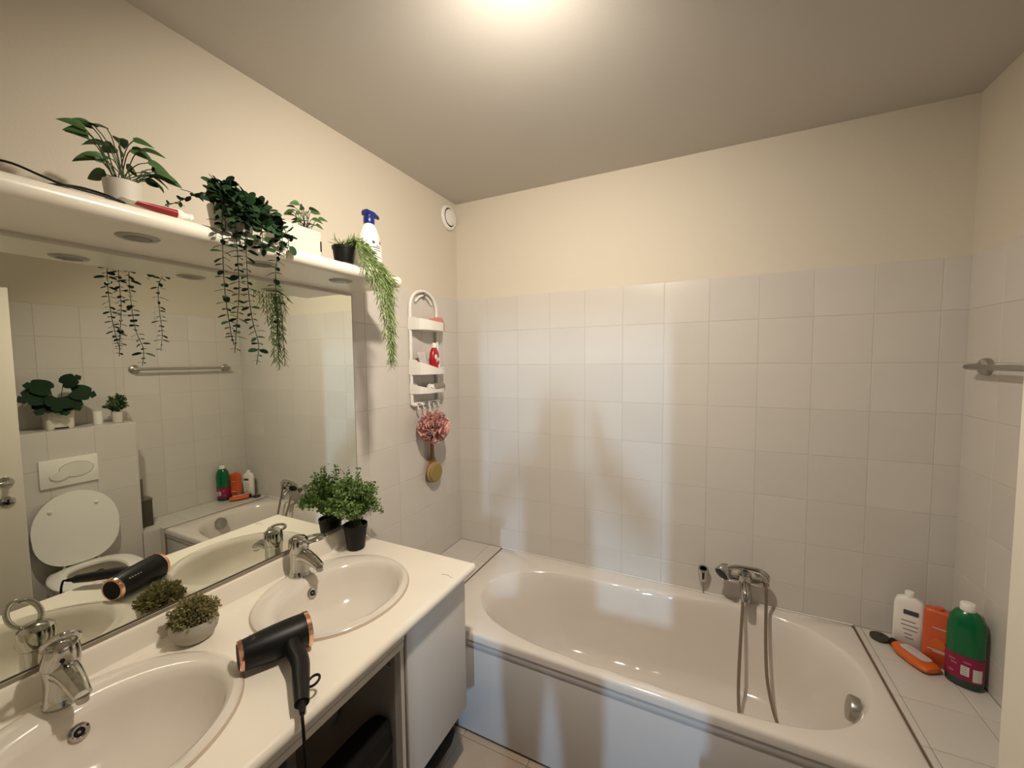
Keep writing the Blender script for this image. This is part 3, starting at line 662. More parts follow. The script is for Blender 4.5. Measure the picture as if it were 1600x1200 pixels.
def dirm(pos, d, roll=0, s=1.0):
    d = Vector(d).normalized(); upv = Vector((0, 0, 1)) if abs(d.z) < 0.97 else Vector((1, 0, 0))
    y = upv.cross(d).normalized(); z = d.cross(y)
    return Matrix.Translation(Vector(pos)) @ (Matrix((d, y, z)).transposed().to_4x4() @ Matrix.Rotation(roll, 4, 'X')) @ Matrix.Scale(s, 4)
SMALL_V = [(0, 0, 0), (0.5, -0.38, 0.08), (1, 0, -0.05), (0.5, 0.38, 0.08), (0.5, 0, -0.03)]
SMALL_F = [(0, 1, 4), (1, 2, 4), (2, 3, 4), (3, 0, 4)]
NEED_V = [(0, -0.04, 0), (0, 0.04, 0), (0, 0, 0.05), (0.6, -0.048, 0.02), (0.6, 0.048, 0.02), (0.6, 0, 0.07), (1, 0, 0.03)]
NEED_F = [(0, 1, 4, 3), (1, 2, 5, 4), (2, 0, 3, 5), (3, 4, 6), (4, 5, 6), (5, 3, 6), (0, 2, 1)]

POTHOS = leaf_mesh('pothos_leaf', 0.043, 0.031, 0.3, 0.18, 'heart')
EUCA = leaf_mesh('eucalyptus_leaf', 0.024, 0.0165, 0.12, 0.12, 'oval', 7)
EUCAT = leaf_mesh('eucalyptus_thin_leaf', 0.0225, 0.0115, 0.1, 0.15, 'oval', 7)

ZS = 1.951   # shelf top
def pothos(loc, pot, label, spread, hgt, n, seed, group, pot_top, fixed=None, scale=1.0):
    rnd = random.Random(seed)
    t = thing('potted_pothos', label, 'plant', loc, group=group)
    pot(t)
    for i in range(n):
        if fixed and i < len(fixed): dy, dz, dxx = fixed[i]
        else:
            a = rnd.uniform(0, 2*PI); rr = rnd.uniform(0.25, 1)
            dxx = spread*0.55*rr*math.cos(a); dy = spread*rr*math.sin(a); dz = hgt*(1-0.80*rr*rr*rnd.uniform(0.3, 1.1))*rnd.choice([1, 1, 0.75, 0.4])
        base = Vector((rnd.uniform(-0.012, 0.012), rnd.uniform(-0.014, 0.014), pot_top-0.004))
        tip = Vector((dxx, dy, pot_top+dz))
        mid = base.lerp(tip, 0.6)+Vector((0, 0, 0.18*dz))
        pts = smooth_path([base, mid, tip], 5)
        s = tube('stem', pts, 0.0011, STEM, t, 5)
        d = Vector((tip.x*0.5, tip.y, 0.0))
        if d.length < 0.004: d = Vector((rnd.uniform(-1, 1), rnd.uniform(-1, 1), 0))
        d = d.normalized()+Vector((rnd.uniform(-.35, .35), rnd.uniform(-.35, .35), rnd.uniform(-0.35, 0.15)))
        place_leaf_n(POTHOS, t, tip, d, (rnd.uniform(0.25, 1.0), rnd.uniform(-0.5, 0.5), rnd.uniform(0.2, 0.9)), scale*rnd.uniform(0.72, 1.08), LEAF_P)
    return t
def round_pot(r0_, r1_, h, m=POTW, rimt=0.003):
    def f(t):
        lathe('pot', [(0, 0), (r0_*0.96, 0), (r0_, 0.004), (r1_, h), (r1_-rimt, h), (r1_-rimt-0.001, h-0.008), (0, h-0.009)], m, t, 30)
        lathe('soil', [(r1_-rimt-0.0015, h-0.0085), (r1_*0.5, h-0.005), (0, h-0.004)], SOIL, t, 22)
    return f
pothos((0.2, -1.655, ZS), round_pot(0.029, 0.034, 0.068), 'leafy green plant in round white pot at the left shelf end', 0.082, 0.112, 34, 3, 'green plants in white pots on the shelf', 0.068, scale=0.98)
def box_pot(t):
    R = []
    for z, s in [(0.0, 0.97), (0.004, 1.0), (0.088, 1.0), (0.094, 0.985), (0.094, 0.93), (0.080, 0.92)]:
        R.append([(x*s, y, z) for x, y in [(px*1.0, py*(1-(1-s)*0.5)) for px, py in ellipse(0.042, 0.078, 40, p=6)]])
    loft('pot', R, POTW, t, sharp=40)
    box('end_slot', (0.0385, 0.064, 0.030), (0.0410, 0.069, 0.064), BLACK, t, 0.0008, 1)
    lathe('soil', [(0.030, 0.081), (0.015, 0.09), (0, 0.092)], SOIL, t, 18, (0, 0.03, 0))
def shift(fn, dy): return fn
t2 = pothos((0.185, -1.225, ZS), lambda t: None, 'small leafy green plant growing from long white box pot', 0.055, 0.092, 22, 11, 'green plants in white pots on the shelf', 0.092, scale=0.82)
for ch in list(t2.children): ch.location = Vector(ch.location)+Vector((0, 0.038, 0))
box_pot(t2)

# hanging eucalyptus
eu = thing('hanging_eucalyptus', 'dark trailing eucalyptus plant hanging over the shelf edge', 'plant', (0.20, -1.425, ZS))
O = Vector((0.20, -1.425, ZS))
round_pot(0.045, 0.055, 0.085)(eu)
rnd = random.Random(5)
def strand(pts, n0, dens, thin_from, spread_dir=None, big=1.0):
    path = smooth_path([Vector(p)-O for p in pts], 8)
    tube('stem', path, 0.0009, STEM_D, eu, 5)
    Ls = [0]
    for a, b in zip(path, path[1:]): Ls.append(Ls[-1]+(b-a).length)
    tot = Ls[-1]; k = 0; s = n0
    while s < tot:
        i = min(max(bisect.bisect(Ls, s)-1, 0), len(path)-2)
        f_ = (s-Ls[i])/max(1e-6, Ls[i+1]-Ls[i]); p = path[i].lerp(path[i+1], f_); tg = (path[i+1]-path[i]).normalized()
        az = k*PI/2*0.9+rnd.uniform(-0.5, 0.5)
        per = Vector((math.cos(az), math.sin(az), 0)); per = (per-tg*per.dot(tg)).normalized()
        hang = s > thin_from
        for sg in (1, -1):
            d = per*sg+tg*rnd.uniform(0.0, 0.35) if hang else per*sg+tg*0.3+Vector((0, 0, rnd.uniform(-0.3, 0.5)))
            sc = big*(rnd.choice([0.7, 0.85, 1.0, 1.0, 1.35]) if hang else rnd.uniform(0.95, 1.35))
            if hang and s > tot*0.93: sc *= 0.6
            place_leaf_n(EUCAT if hang else EUCA, eu, p, d, (rnd.uniform(-0.2, 0.5), rnd.uniform(-0.4, 0.4), 0.8) if hang else (rnd.uniform(0.2, 1), rnd.uniform(-0.8, 0.8), rnd.uniform(0, 1)), sc, LEAF_E)
        s += dens*(1.0 if hang else 0.9); k += 1
pt = ZS+0.085
strand([(0.20, -1.45, pt), (0.24, -1.475, pt+0.025), (0.295, -1.50, pt-0.01), (0.318, -1.516, 1.93), (0.318, -1.517, 1.80), (0.316, -1.508, 1.70), (0.315, -1.500, 1.655)], 0.02, 0.0155, 0.13)
strand([(0.20, -1.43, pt), (0.25, -1.45, pt+0.02), (0.30, -1.475, pt-0.02), (0.325, -1.487, 1.92), (0.325, -1.487, 1.80), (0.322, -1.497, 1.69), (0.32, -1.502, 1.635)], 0.02, 0.0155, 0.13)
strand([(0.21, -1.42, pt), (0.26, -1.43, pt+0.015), (0.305, -1.452, pt-0.03), (0.322, -1.463, 1.91), (0.322, -1.462, 1.80), (0.322, -1.455, 1.72), (0.318, -1.440, 1.66), (0.316, -1.446, 1.605)], 0.02, 0.0160, 0.13)
strand([(0.22, -1.40, pt), (0.26, -1.375, pt+0.012), (0.295, -1.35, pt-0.04), (0.318, -1.362, 1.94), (0.324, -1.385, 1.88), (0.322, -1.388, 1.80), (0.32, -1.385, 1.72), (0.318, -1.392, 1.655)], 0.02, 0.0165, 0.16)
strand([(0.21, -1.41, pt), (0.25, -1.385, pt+0.025), (0.285, -1.36, pt-0.03), (0.30, -1.365, 1.965), (0.315, -1.41, 1.92), (0.318, -1.415, 1.895)], 0.015, 0.016, 0.17)
strand([(0.20, -1.40, pt), (0.235, -1.365, pt+0.02), (0.27, -1.34, pt-0.015), (0.30, -1.33, 1.975), (0.318, -1.345, 1.93)], 0.015, 0.017, 0.2)
for q0, q1, q2 in [((0.25, -1.44, 0.02), (0.30, -1.45, -0.035), (0.316, -1.455, -0.11)), ((0.25, -1.41, 0.02), (0.30, -1.41, -0.04), (0.318, -1.415, -0.12)), ((0.25, -1.47, 0.03), (0.295, -1.495, -0.02), (0.314, -1.505, -0.095)), ((0.235, -1.455, 0.03), (0.275, -1.47, 0.01), (0.305, -1.485, -0.05)), ((0.24, -1.43, 0.03), (0.285, -1.435, 0.0), (0.31, -1.445, -0.06)), ((0.24, -1.40, 0.03), (0.285, -1.40, -0.005), (0.308, -1.405, -0.06)), ((0.235, -1.385, 0.025), (0.27, -1.37, 0.0), (0.298, -1.365, -0.045)), ((0.225, -1.47, 0.045), (0.255, -1.495, 0.02), (0.28, -1.512, -0.03)), ((0.215, -1.44, 0.05), (0.235, -1.455, 0.05), (0.26, -1.47, 0.03))]:
    strand([(0.20, -1.425, pt)]+[(q[0], q[1], pt+q[2]) for q in (q0, q1, q2)], 0.02, 0.0155, 0.5)
strand([(0.20, -1.44, pt), (0.235, -1.47, pt+0.035), (0.265, -1.49, pt+0.03), (0.29, -1.50, pt-0.005)], 0.012, 0.016, 0.5)
strand([(0.19, -1.43, pt), (0.20, -1.45, pt+0.045), (0.225, -1.47, pt+0.05)], 0.012, 0.017, 0.5)
strand([(0.20, -1.42, pt), (0.22, -1.42, pt+0.04), (0.25, -1.415, pt+0.035), (0.275, -1.41, pt+0.0)], 0.012, 0.017, 0.5)
strand([(0.19, -1.45, pt), (0.20, -1.49, pt+0.02), (0.215, -1.525, pt+0.0), (0.22, -1.555, pt-0.025), (0.225, -1.59, pt-0.05)], 0.03, 0.017, 0.06)

# rosemary in black pot
ro = thing('trailing_rosemary', 'light green needle plant trailing from a black pot on the shelf', 'plant', (0.215, -1.055, ZS))
O = Vector((0.215, -1.055, ZS))
lathe('pot', [(0, 0), (0.029, 0), (0.031, 0.004), (0.038, 0.062), (0.040, 0.062), (0.041, 0.072), (0.038, 0.072), (0.036, 0.062), (0, 0.06)], BLACK, ro, 28)
rnd = random.Random(9)
items = []; pt = 0.066
def rstrand(pts, nl=0.030):
    path = smooth_path([Vector(p) for p in pts], 10)
    tube('stem', path, 0.0011, STEM, ro, 5)
    acc = 0; k = 0
    for a, b in zip(path, path[1:]):
        acc += (b-a).length; tg = (b-a).normalized()
        while acc > 0.0050:
            acc -= 0.0050; k += 1
            az = k*2.4+rnd.uniform(-0.4, 0.4)
            per = Vector((math.cos(az), math.sin(az), 0.3*math.sin(az*3))); per = (per-tg*per.dot(tg)).normalized()
            p = a.lerp(b, rnd.random())
            items.append((NEED_V, NEED_F, dirm(p, per*0.55+tg*0.85, rnd.uniform(0, 6), nl*rnd.uniform(0.8, 1.2))))
ends = [(0.118, 0.098, -0.365), (0.128, 0.082, -0.34), (0.112, 0.120, -0.345), (0.124, 0.108, -0.30), (0.118, 0.070, -0.26), (0.12, 0.124, -0.24), (0.122, 0.055, -0.17), (0.115, 0.02, -0.085), (0.118, 0.038, -0.12), (0.112, -0.005, -0.06), (0.118, 0.10, -0.18), (0.110, 0.132, -0.12), (0.108, 0.145, -0.06), (0.112, 0.085, -0.12), (0.125, 0.10, -0.345)]
for ex, ey, ez in ends:
    s0 = Vector((rnd.uniform(-0.015, 0.02), rnd.uniform(-0.015, 0.02), pt))
    rstrand([s0, s0+Vector((0.035, ey*0.35, 0.028)), (0.085, ey*0.6, 0.022), (0.112, ey*0.85, -0.03), ((0.112+ex)/2, (ey*0.9+ey)/2, -0.03+(ez+0.03)*0.5), (ex, ey, ez)])
for k in range(7):
    a = k*0.9; s0 = Vector((0, 0, pt)); rstrand([s0, s0+Vector((0.014*math.cos(a), 0.018*math.sin(a), 0.015)), s0+Vector((0.03*math.cos(a), 0.035*math.sin(a), 0.022+0.01*math.sin(k*3)))], 0.024)
leaves_joined('needles', items, LEAF_R, ro)

# fern-like plant in black pot on the worktop
fe_ = thing('potted_herb', 'bushy green small-leaved plant in black pot on the worktop corner', 'plant', (0.082, -0.925, ZC+0.001))
lathe('pot', [(0, 0), (0.034, 0), (0.036, 0.004), (0.046, 0.088), (0.0475, 0.088), (0.0485, 0.104), (0.0455, 0.104), (0.043, 0.09), (0, 0.088)], BLACK, fe_, 30)
rnd = random.Random(21); items = []
lathe('soil', [(0.042, 0.0885), (0.02, 0.093), (0, 0.094)], SOIL, fe_, 20)
for k in range(58):
    a = rnd.uniform(0, 2*PI); rr = math.sqrt(rnd.random()); R_ = 0.118
    ex = max(R_*rr*math.cos(a)*0.85, -0.062); ey = R_*rr*math.sin(a)*1.08; ez = 0.235*(1-0.55*rr*rr)*rnd.uniform(0.72, 1.06)
    if k == 0: ex, ey, ez = 0.02, 0.128, 0.03
    p0 = Vector((rnd.uniform(-0.02, 0.02), rnd.uniform(-0.02, 0.02), 0.09)); p2 = Vector((ex, ey, 0.09+ez)); p1 = p0.lerp(p2, 0.5)+Vector((0, 0, 0.05*rr))
    path = smooth_path([p0, p1, p2], 7)
    tube('stem', path, 0.0009, STEM, fe_, 4)
    for i, p in enumerate(path):
        t = i/(len(path)-1)
        if t < 0.25: continue
        for q in range(11):
            d = Vector((rnd.uniform(-1, 1), rnd.uniform(-1, 1), rnd.uniform(-0.4, 0.9)))
            pp = p+Vector((rnd.uniform(-1, 1), rnd.uniform(-1, 1), rnd.uniform(-1, 1)))*0.013
            if pp.x < -0.066: continue
            items.append((SMALL_V, SMALL_F, dirm(pp, d, rnd.uniform(0, 6), rnd.uniform(0.008, 0.0145))))
leaves_joined('leaflets', items, LEAF_F, fe_)

# moss ball plant in stone bowl
mb = thing('potted_moss_plant', 'olive brown mossy plant in grey stone bowl between the basins', 'plant', (0.096, -1.522, ZC+0.001))
lathe('pot', [(0, 0), (0.032, 0), (0.042, 0.006), (0.054, 0.026), (0.058, 0.046), (0.055, 0.060), (0.051, 0.060), (0.053, 0.046), (0, 0.044)], CONC, mb, 32, sharp=50)
rnd = random.Random(31); items = []
for k in range(3000):
    a = rnd.uniform(0, 2*PI); cz = rnd.uniform(-0.15, 1); s = math.sqrt(max(0, 1-cz*cz)); r_ = rnd.uniform(0.75, 1.06)
    n_ = Vector((s*math.cos(a), s*math.sin(a), cz))
    lump = 1+0.12*math.sin(5*a+3*cz)+0.08*math.sin(9*a-6*cz)
    p = Vector((n_.x*0.050, n_.y*0.051, n_.z*0.046+0.064))
    p = Vector((max(p.x*r_*lump, -0.066), p.y*r_*lump, 0.064+(p.z-0.064)*r_*lump))
    d = n_+Vector((rnd.uniform(-1, 1), rnd.uniform(-1, 1), rnd.uniform(-1, 1)))*0.8
    items.append((SMALL_V, SMALL_F, dirm(p, d, rnd.uniform(0, 6), rnd.uniform(0.005, 0.010))))
leaves_joined('moss_leaves', items, LEAF_B, mb)
lathe('core', [(0.040, 0.05), (0.042, 0.065), (0.034, 0.085), (0.016, 0.098), (0, 0.1)], mat('dark_moss', (0.04, 0.035, 0.012), 0.9, bump=0.8), mb, 20)

# ---------------------------------------------------------------- things on the shelf
sb = thing('shampoo_bottle', 'white shampoo pump bottle with navy pump top on the shelf', 'bottle', (0.20, -0.915, ZS))
sb.scale = (1.0, 1.05, 1.04)
R = [[(x, y, z) for x, y in ellipse(a, b, 32, p=2.6)] for z, a, b in [(0, 0.023, 0.046), (0.004, 0.026, 0.050), (0.06, 0.027, 0.052), (0.11, 0.027, 0.049), (0.15, 0.025, 0.040), (0.175, 0.021, 0.028), (0.188, 0.016, 0.018), (0.192, 0.014, 0.014)]]
loft('body', R, PLASTW, sb)
pu = lathe('pump', [(0.0195, 0.190), (0.0205, 0.193), (0.0205, 0.212), (0.019, 0.215), (0.019, 0.221)], BLUE, sb, 24)
R = [[(x, y0, 0.2285+zz) for x, zz in ellipse(a, b, 18, p=3)] for y0, a, b in [(-0.021, 0.013, 0.006), (-0.019, 0.0185, 0.011), (0.012, 0.0185, 0.011)]]
R += [[(x, 0.042, 0.2275+zz) for x, zz in ellipse(0.009, 0.0055, 18, p=3)], [(x, 0.047, 0.2245+zz) for x, zz in ellipse(0.007, 0.004, 18, p=3)]]
loft('pump_head', R, BLUE, pu)
def smark(y0, y1, z0, z1, m, name='print'):
    n = 5; v = []; f = []
    for i in range(n+1):
        y = y0+(y1-y0)*i/n
        for z in (z0, z1):
            bb = 0.050-0.0*z; k = max(0, 1-abs(y/(0.052 if z < 0.1 else 0.046))**2.6)**(1/2.6)
            v.append((0.0272*k+0.0004, y, z))
    for i in range(n): f.append((2*i, 2*i+2, 2*i+3, 2*i+1))
    return link(name, pydata(name, v, f), m, sb)
for q in [(-0.012, 0.000, 0.115, 0.124)]: smark(*q, INK, 'emblem')
smark(0.024, 0.034, 0.117, 0.130, REDP, 'emblem')
for q in [(0.006, 0.028, 0.107, 0.110), (-0.010, 0.028, 0.100, 0.1035), (-0.006, 0.030, 0.092, 0.0945), (-0.024, 0.010, 0.084, 0.0865)]: smark(*q, INK)

tp_ = thing('toothpaste_tube', 'red and white toothpaste tube lying in front of left pot', 'tube', (0.252, -1.610, ZS+0.001))
R = []
for y, a, b in [(-0.075, 0.019, 0.0008), (-0.068, 0.0188, 0.0015), (-0.02, 0.0175, 0.008), (0.028, 0.015, 0.0125), (0.036, 0.0145, 0.0135), (0.041, 0.0125, 0.012), (0.042, 0.007, 0.007)]:
    R.append([(x, y, 0.0145+z-0.001) for x, z in ellipse(a, b, 24)])
tb_ = loft('body', R, PLASTW, tp_)
Rr = []
for y, a, b in [(-0.05, 0.0187, 0.004), (-0.02, 0.0179, 0.0084), (0.028, 0.0154, 0.0129)]:
    Rr.append([(a*math.cos(t), y, 0.0135+b*math.sin(t)) for t in [PI*(-0.42)+PI*0.62*k/8 for k in range(9)]])
v, f = loft_vf(Rr, False, False, False); link('red_band', pydata('red_band', v, f), TUBER, tb_)
lathe('cap', [(0, 0.040), (0.0088, 0.040), (0.0088, 0.054), (0.0095, 0.0545), (0.0095, 0.062), (0.007, 0.064), (0, 0.0645)], PLASTW, tp_, 20, (0, 0, 0.0135), rot=zto((0, 1, 0)))

cbl = thing('power_cable', 'thin black cable looping along the left shelf edge', 'cable', (0.265, -1.78, ZS))
tube('cord', [(-0.02, -0.16, 0.006), (-0.01, -0.11, 0.012), (0.0, -0.06, 0.022), (0.012, -0.02, 0.010), (0.018, 0.005, 0.003), (0.018, 0.05, 0.0025), (0.012, 0.09, 0.0025), (0.0, 0.10, 0.0025), (-0.03, 0.085, 0.020), (-0.045, 0.045, 0.026), (-0.05, 0.0, 0.016), (-0.05, -0.05, 0.004)], 0.0022, BLACK, cbl, 7, sm=6)

tc_ = thing('blue_card', 'small pale blue card lying under the black pot on shelf', 'card', (0.235, -1.06, ZS))
# kept thin but with real thickness
box('sheet', (-0.045, -0.055, 0.0), (0.045, 0.04, 0.0005), mat('pale_blue_card', (0.35, 0.48, 0.50), 0.5), tc_)
ro.location.z += 0.0008

# ---------------------------------------------------------------- hair dryer
hdz = ZC
A_ = Vector((0.352, -1.548, 0)); B_ = Vector((0.414, -1.398, 0))
ax = (B_-A_).normalized(); sd = Vector((ax.y, -ax.x, 0))    # side toward +x (front)
hd_ = thing('hair_dryer', 'black hair dryer with rose gold rings lying across the worktop', 'hair dryer', (*((A_+B_)/2).xy, ZC))
Lh = (B_-A_).length; C0 = 0.0465
mtH = frame((0, 0, 0), ax, sd, (0, 0, 1))
def barrel(prof_, name, m, parent, dz=0.0):
    R = []
    for s, r, rz_ in prof_: R.append([tuple(mtH @ Vector((s, 1.16*r*math.cos(2*PI*j/32), C0+dz+1.16*rz_*math.sin(2*PI*j/32)))) for j in range(32)])
    return loft(name, R, m, parent, sharp=40)
h2 = Lh/2
# left end: air outlet side, right end: intake
bo = barrel([(-h2, 0.029, 0.029), (-h2+0.012, 0.0315, 0.0315), (-h2+0.05, 0.0355, 0.035), (0, 0.038, 0.0365), (h2-0.04, 0.0395, 0.0375), (h2-0.008, 0.0385, 0.037), (h2, 0.036, 0.036)], 'barrel', BLACK, hd_)
barrel([(-h2-0.001, 0.026, 0.026), (-h2-0.001, 0.0305, 0.0305), (-h2+0.003, 0.032, 0.032), (-h2+0.0085, 0.033, 0.033), (-h2+0.0085, 0.0305, 0.0305)], 'nozzle_ring', COPPER, hd_)
barrel([(-h2-0.0015, 0.0262, 0.0262), (-h2-0.0005, 0.0262, 0.0262)], 'nozzle_grille', RUBBER, hd_)
barrel([(h2-0.010, 0.0375, 0.0375), (h2-0.010, 0.040, 0.0395), (h2+0.001, 0.0385, 0.0385), (h2+0.002, 0.034, 0.034)], 'rear_ring', COPPER, hd_)
barrel([(h2, 0.0345, 0.0345), (h2+0.003, 0.033, 0.033)], 'rear_grille', RUBBER, hd_)
hp0 = mtH @ Vector((h2*0.42, 0.01, C0))
hend = Vector((0.603, -1.558, 0))-Vector(((A_+B_)/2).xy.to_3d()) ; hend.z = 0.030
mid_ = hp0.lerp(hend, 0.5)+Vector((0, 0.012, 0.002))
pth = smooth_path([hp0, hp0.lerp(mid_, 0.5), mid_, mid_.lerp(hend, 0.5), hend], 4)
hnd = tube('handle', pth, [0.0245-0.009*(i/(len(pth)-1))**1.5 for i in range(len(pth))], BLACK, hd_, 20, 0.85)
dirh = (pth[-1]-pth[-3]).normalized()
cg = tube('cord_guard', [pth[-1], pth[-1]+dirh*0.01, pth[-1]+dirh*0.028], [0.0085, 0.0075, 0.005], RUBBER, hd_, 12)
c1 = pth[-1]+dirh*0.028
O = Vector(hd_.location)
tube('power_cord', [c1, c1+dirh*0.012+Vector((0, 0, -0.004)), Vector((0.645, -1.585, 0.80))-O, Vector((0.648, -1.583, 0.70))-O, Vector((0.643, -1.578, 0.45))-O, Vector((0.64, -1.58, 0.2))-O, Vector((0.65, -1.62, 0.02))-O, Vector((0.75, -1.7, 0.006))-O], 0.0033, RUBBER, hd_, 8, sm=6)
lc = pth[-4]+Vector((0.012, 0.024, 0.002))
tube('hanging_loop', [lc+Vector((0.012*math.cos(t)-0.001, 0.014*math.sin(t)-0.0, 0.004*math.sin(t))) for t in [2*PI*k/16 for k in range(17)]], 0.003, BLACK, hd_, 8)
for k in range(5):
    s = -h2+0.030+0.009*k
    p = mtH @ Vector((s, -0.033, C0+0.0252)); 
    box('letter_mark', p-Vector((0.0018, 0.0018, 0.0010)), p+Vector((0.0018, 0.0018, 0.0010)), mat('silver_print', (0.5, 0.47, 0.42), 0.5), bo)

# ---------------------------------------------------------------- shower caddy on the mirror wall
CY, CH = -0.35, 0.113
cd = thing('shower_caddy', 'white plastic three tier shower caddy on the tiled wall', 'caddy', (0, CY, 1.60))
def rail_z(z): return z-1.60
arch = [(0.012, -CH, rail_z(1.38)), (0.012, -CH, rail_z(1.60)), (0.012, -CH, rail_z(1.86)), (0.012, -CH*0.96, rail_z(1.915)), (0.012, -CH*0.72, rail_z(1.96)), (0.012, -CH*0.36, rail_z(1.982)), (0.012, 0, rail_z(1.988)), (0.012, CH*0.36, rail_z(1.982)), (0.012, CH*0.72, rail_z(1.96)), (0.012, CH*0.96, rail_z(1.915)), (0.012, CH, rail_z(1.86)), (0.012, CH, rail_z(1.60)), (0.012, CH, rail_z(1.38))]
tube('frame', arch, 0.0085, PLASTW, cd, 12, 1.0, sm=4)
tube('inner_arch', [(0.011, -CH*0.62, rail_z(1.925)), (0.011, -CH*0.3, rail_z(1.955)), (0.011, 0, rail_z(1.965)), (0.011, CH*0.3, rail_z(1.955)), (0.011, CH*0.62, rail_z(1.925))], 0.006, PLASTW, cd, 10, sm=3)
tube('hook', [(0.02, 0, rail_z(1.985)), (0.022, 0, rail_z(1.965)), (0.010, 0, rail_z(1.955))], 0.006, STEEL, cd, 8)
def tray(z0, fl, fr, depth, name='tray'):
    # curved-front tray: floor, and a front band higher at the left (fl) than at the right (fr)
    n = 16; out = []; ou = []
    for i in range(n+1):
        t = i/n; y = -CH-0.008+(2*CH+0.016)*t
        x = 0.006+depth*(1-abs(2*t-1)**3.2)**0.9*0.55+depth*0.45*(1 if 0 < t < 1 else 0)
        out.append((x, y)); 
    h = [fl+(fr-fl)*(min(1, (i/n)*2.0))**0.7 for i in range(n+1)]
    v = []; f = []
    for (x, y), hh in zip(out, h):
        v += [(x, y, z0), (x+0.002, y, z0+hh), (x-0.003, y, z0+hh), (x-0.005, y, z0+0.004), (0.004, y, z0+0.004), (0.004, y, z0)]
    for i in range(n):
        for k in range(6):
            a = i*6+k; b = i*6+(k+1) % 6
            f.append((a, b, b+6, a+6))
    f.append(tuple(range(5, -1, -1))); f.append(tuple(n*6+k for k in range(6)))
    tr = link(name, pydata(name, v, f, 35), PLASTW, cd)
    for s in (0, 1):
        y = -CH-0.009 if s == 0 else CH+0.006
        hh = fl if s == 0 else fr
        prism('tray_side', [(0.004, 0), (0.012+depth*0.5, 0), (0.012+depth*0.5, hh), (0.004, hh+0.006)], 0.003, PLASTW, tr, frame((0, y, z0), (1, 0, 0), (0, 0, 1), (0, 1, 0)) if False else frame((0, y+0.003, z0), (1, 0, 0), (0, 0, 1), (0, -1, 0)))
    return tr
tray(rail_z(1.775), 0.062, 0.046, 0.090)
tray(rail_z(1.54), 0.075, 0.034, 0.090)
tray(rail_z(1.44), 0.046, 0.018, 0.085)
bm = bmesh.new(); box_bm(bm, (0.006, -CH, rail_z(1.372)), (0.026, CH, rail_z(1.392)), 0.005, 2); link('hook_bar', from_bm(bm, 'hook_bar'), PLASTW, cd)
for k in range(5):
    y = -CH+0.022+k*0.045
    tube('bar_hook', [(0.024, y, rail_z(1.382)), (0.032, y, rail_z(1.372)), (0.034, y, rail_z(1.358)), (0.042, y, rail_z(1.354)), (0.046, y, rail_z(1.364))], 0.0032, PLASTW, cd, 8, sm=3)
for k in range(3):
    box('slot', (0.0265, -CH+0.02+k*0.066, rail_z(1.378)), (0.0275, -CH+0.05+k*0.066, rail_z(1.386)), INKG, cd)
# things on the caddy
pc = thing('pink_cloth', 'folded pink cloth lying on the top caddy tray', 'cloth', (0.052, CY+0.045, 1.7795))
pc.scale = (1.0, 1.0, 1.35)
R = [[(x, y, z) for x, z in [(-0.03*k, 0.0), (0.03*k, 0.0), (0.033*k, 0.024*h_), (0.01*k, 0.042*h_), (-0.02*k, 0.036*h_), (-0.032*k, 0.02*h_)]] for y, k, h_ in [(-0.055, 0.7, 1.05), (-0.03, 1.0, 1.15), (0.01, 0.95, 1.3), (0.04, 1, 1.25), (0.058, 0.7, 1.3)]]
loft('fold', R, PINKC, pc)
rb = thing('red_bottle', 'red bottle with white cap on the middle caddy tray', 'bottle', (0.060, CY+0.022, 1.5445))
rb.scale = (1.1, 1.12, 1.22)
R = [[(x, y, z) for x, y in ellipse(a, b, 24, p=2.3)] for z, a, b in [(0, 0.017, 0.026), (0.003, 0.019, 0.029), (0.05, 0.02, 0.030), (0.088, 0.018, 0.027), (0.106, 0.013, 0.018), (0.114, 0.010, 0.012)]]
loft('body', R, REDB, rb)
lathe('cap', [(0.0115, 0.114), (0.0115, 0.132), (0.010, 0.135), (0, 0.1355)], PLASTW, rb, 20)
for yy, z0, z1, w_ in [(-0.012, 0.062, 0.084, 0.010), (0.004, 0.055, 0.07, 0.005), (-0.006, 0.05, 0.062, 0.003), (0.012, 0.02, 0.04, 0.006), (0.02, 0.01, 0.075, 0.003)]:
    prism('print', ellipse(w_, (z1-z0)/2, 12), 0.0008, PLASTW, rb, frame((0.0195*max(0.1, 1-abs(yy/0.031)**2.3)**0.43+0.0002, yy, (z0+z1)/2), (0, 1, 0), (0, 0, 1), (1, 0, 0)))
sa = thing('grey_sachet', 'crumpled grey foil sachet leaning beside the red bottle', 'sachet', (0.05, CY-0.050, 1.545))
sa.scale = (1.1, 1.05, 1.28)
R = []
for i, (z, th, w_) in enumerate([(0, 0.004, 0.034), (0.004, 0.008, 0.036), (0.04, 0.009, 0.037), (0.075, 0.005, 0.036), (0.083, 0.0015, 0.037), (0.090, 0.001, 0.037)]):
    R.append([(th*math.sin(2*PI*j/20)+z*-0.22+0.012+0.002*math.sin(j*1.3+i), w_*math.cos(2*PI*j/20)*1.0+z*-0.12, z) for j in range(20)])
loft('pouch', R, FOIL, sa)
bj = thing('black_jar', 'small black lidded jar at the left of the lowest caddy tray', 'jar', (0.05, CY-0.062, 1.4445))
lathe('body', [(0, 0), (0.016, 0), (0.018, 0.003), (0.018, 0.02), (0.0165, 0.022)], BLACK, bj, 22)
lathe('lid', [(0.0175, 0.022), (0.0175, 0.03), (0.015, 0.032), (0, 0.0325)], RUBBER, bj, 22)
wt = thing('white_tissue', 'crumpled white tissue in the lowest caddy tray', 'tissue', (0.055, CY-0.008, 1.4445))
wt.scale = (1, 1, 1.25)
bm = bmesh.new(); bmesh.ops.create_icosphere(bm, subdivisions=3, radius=0.02)
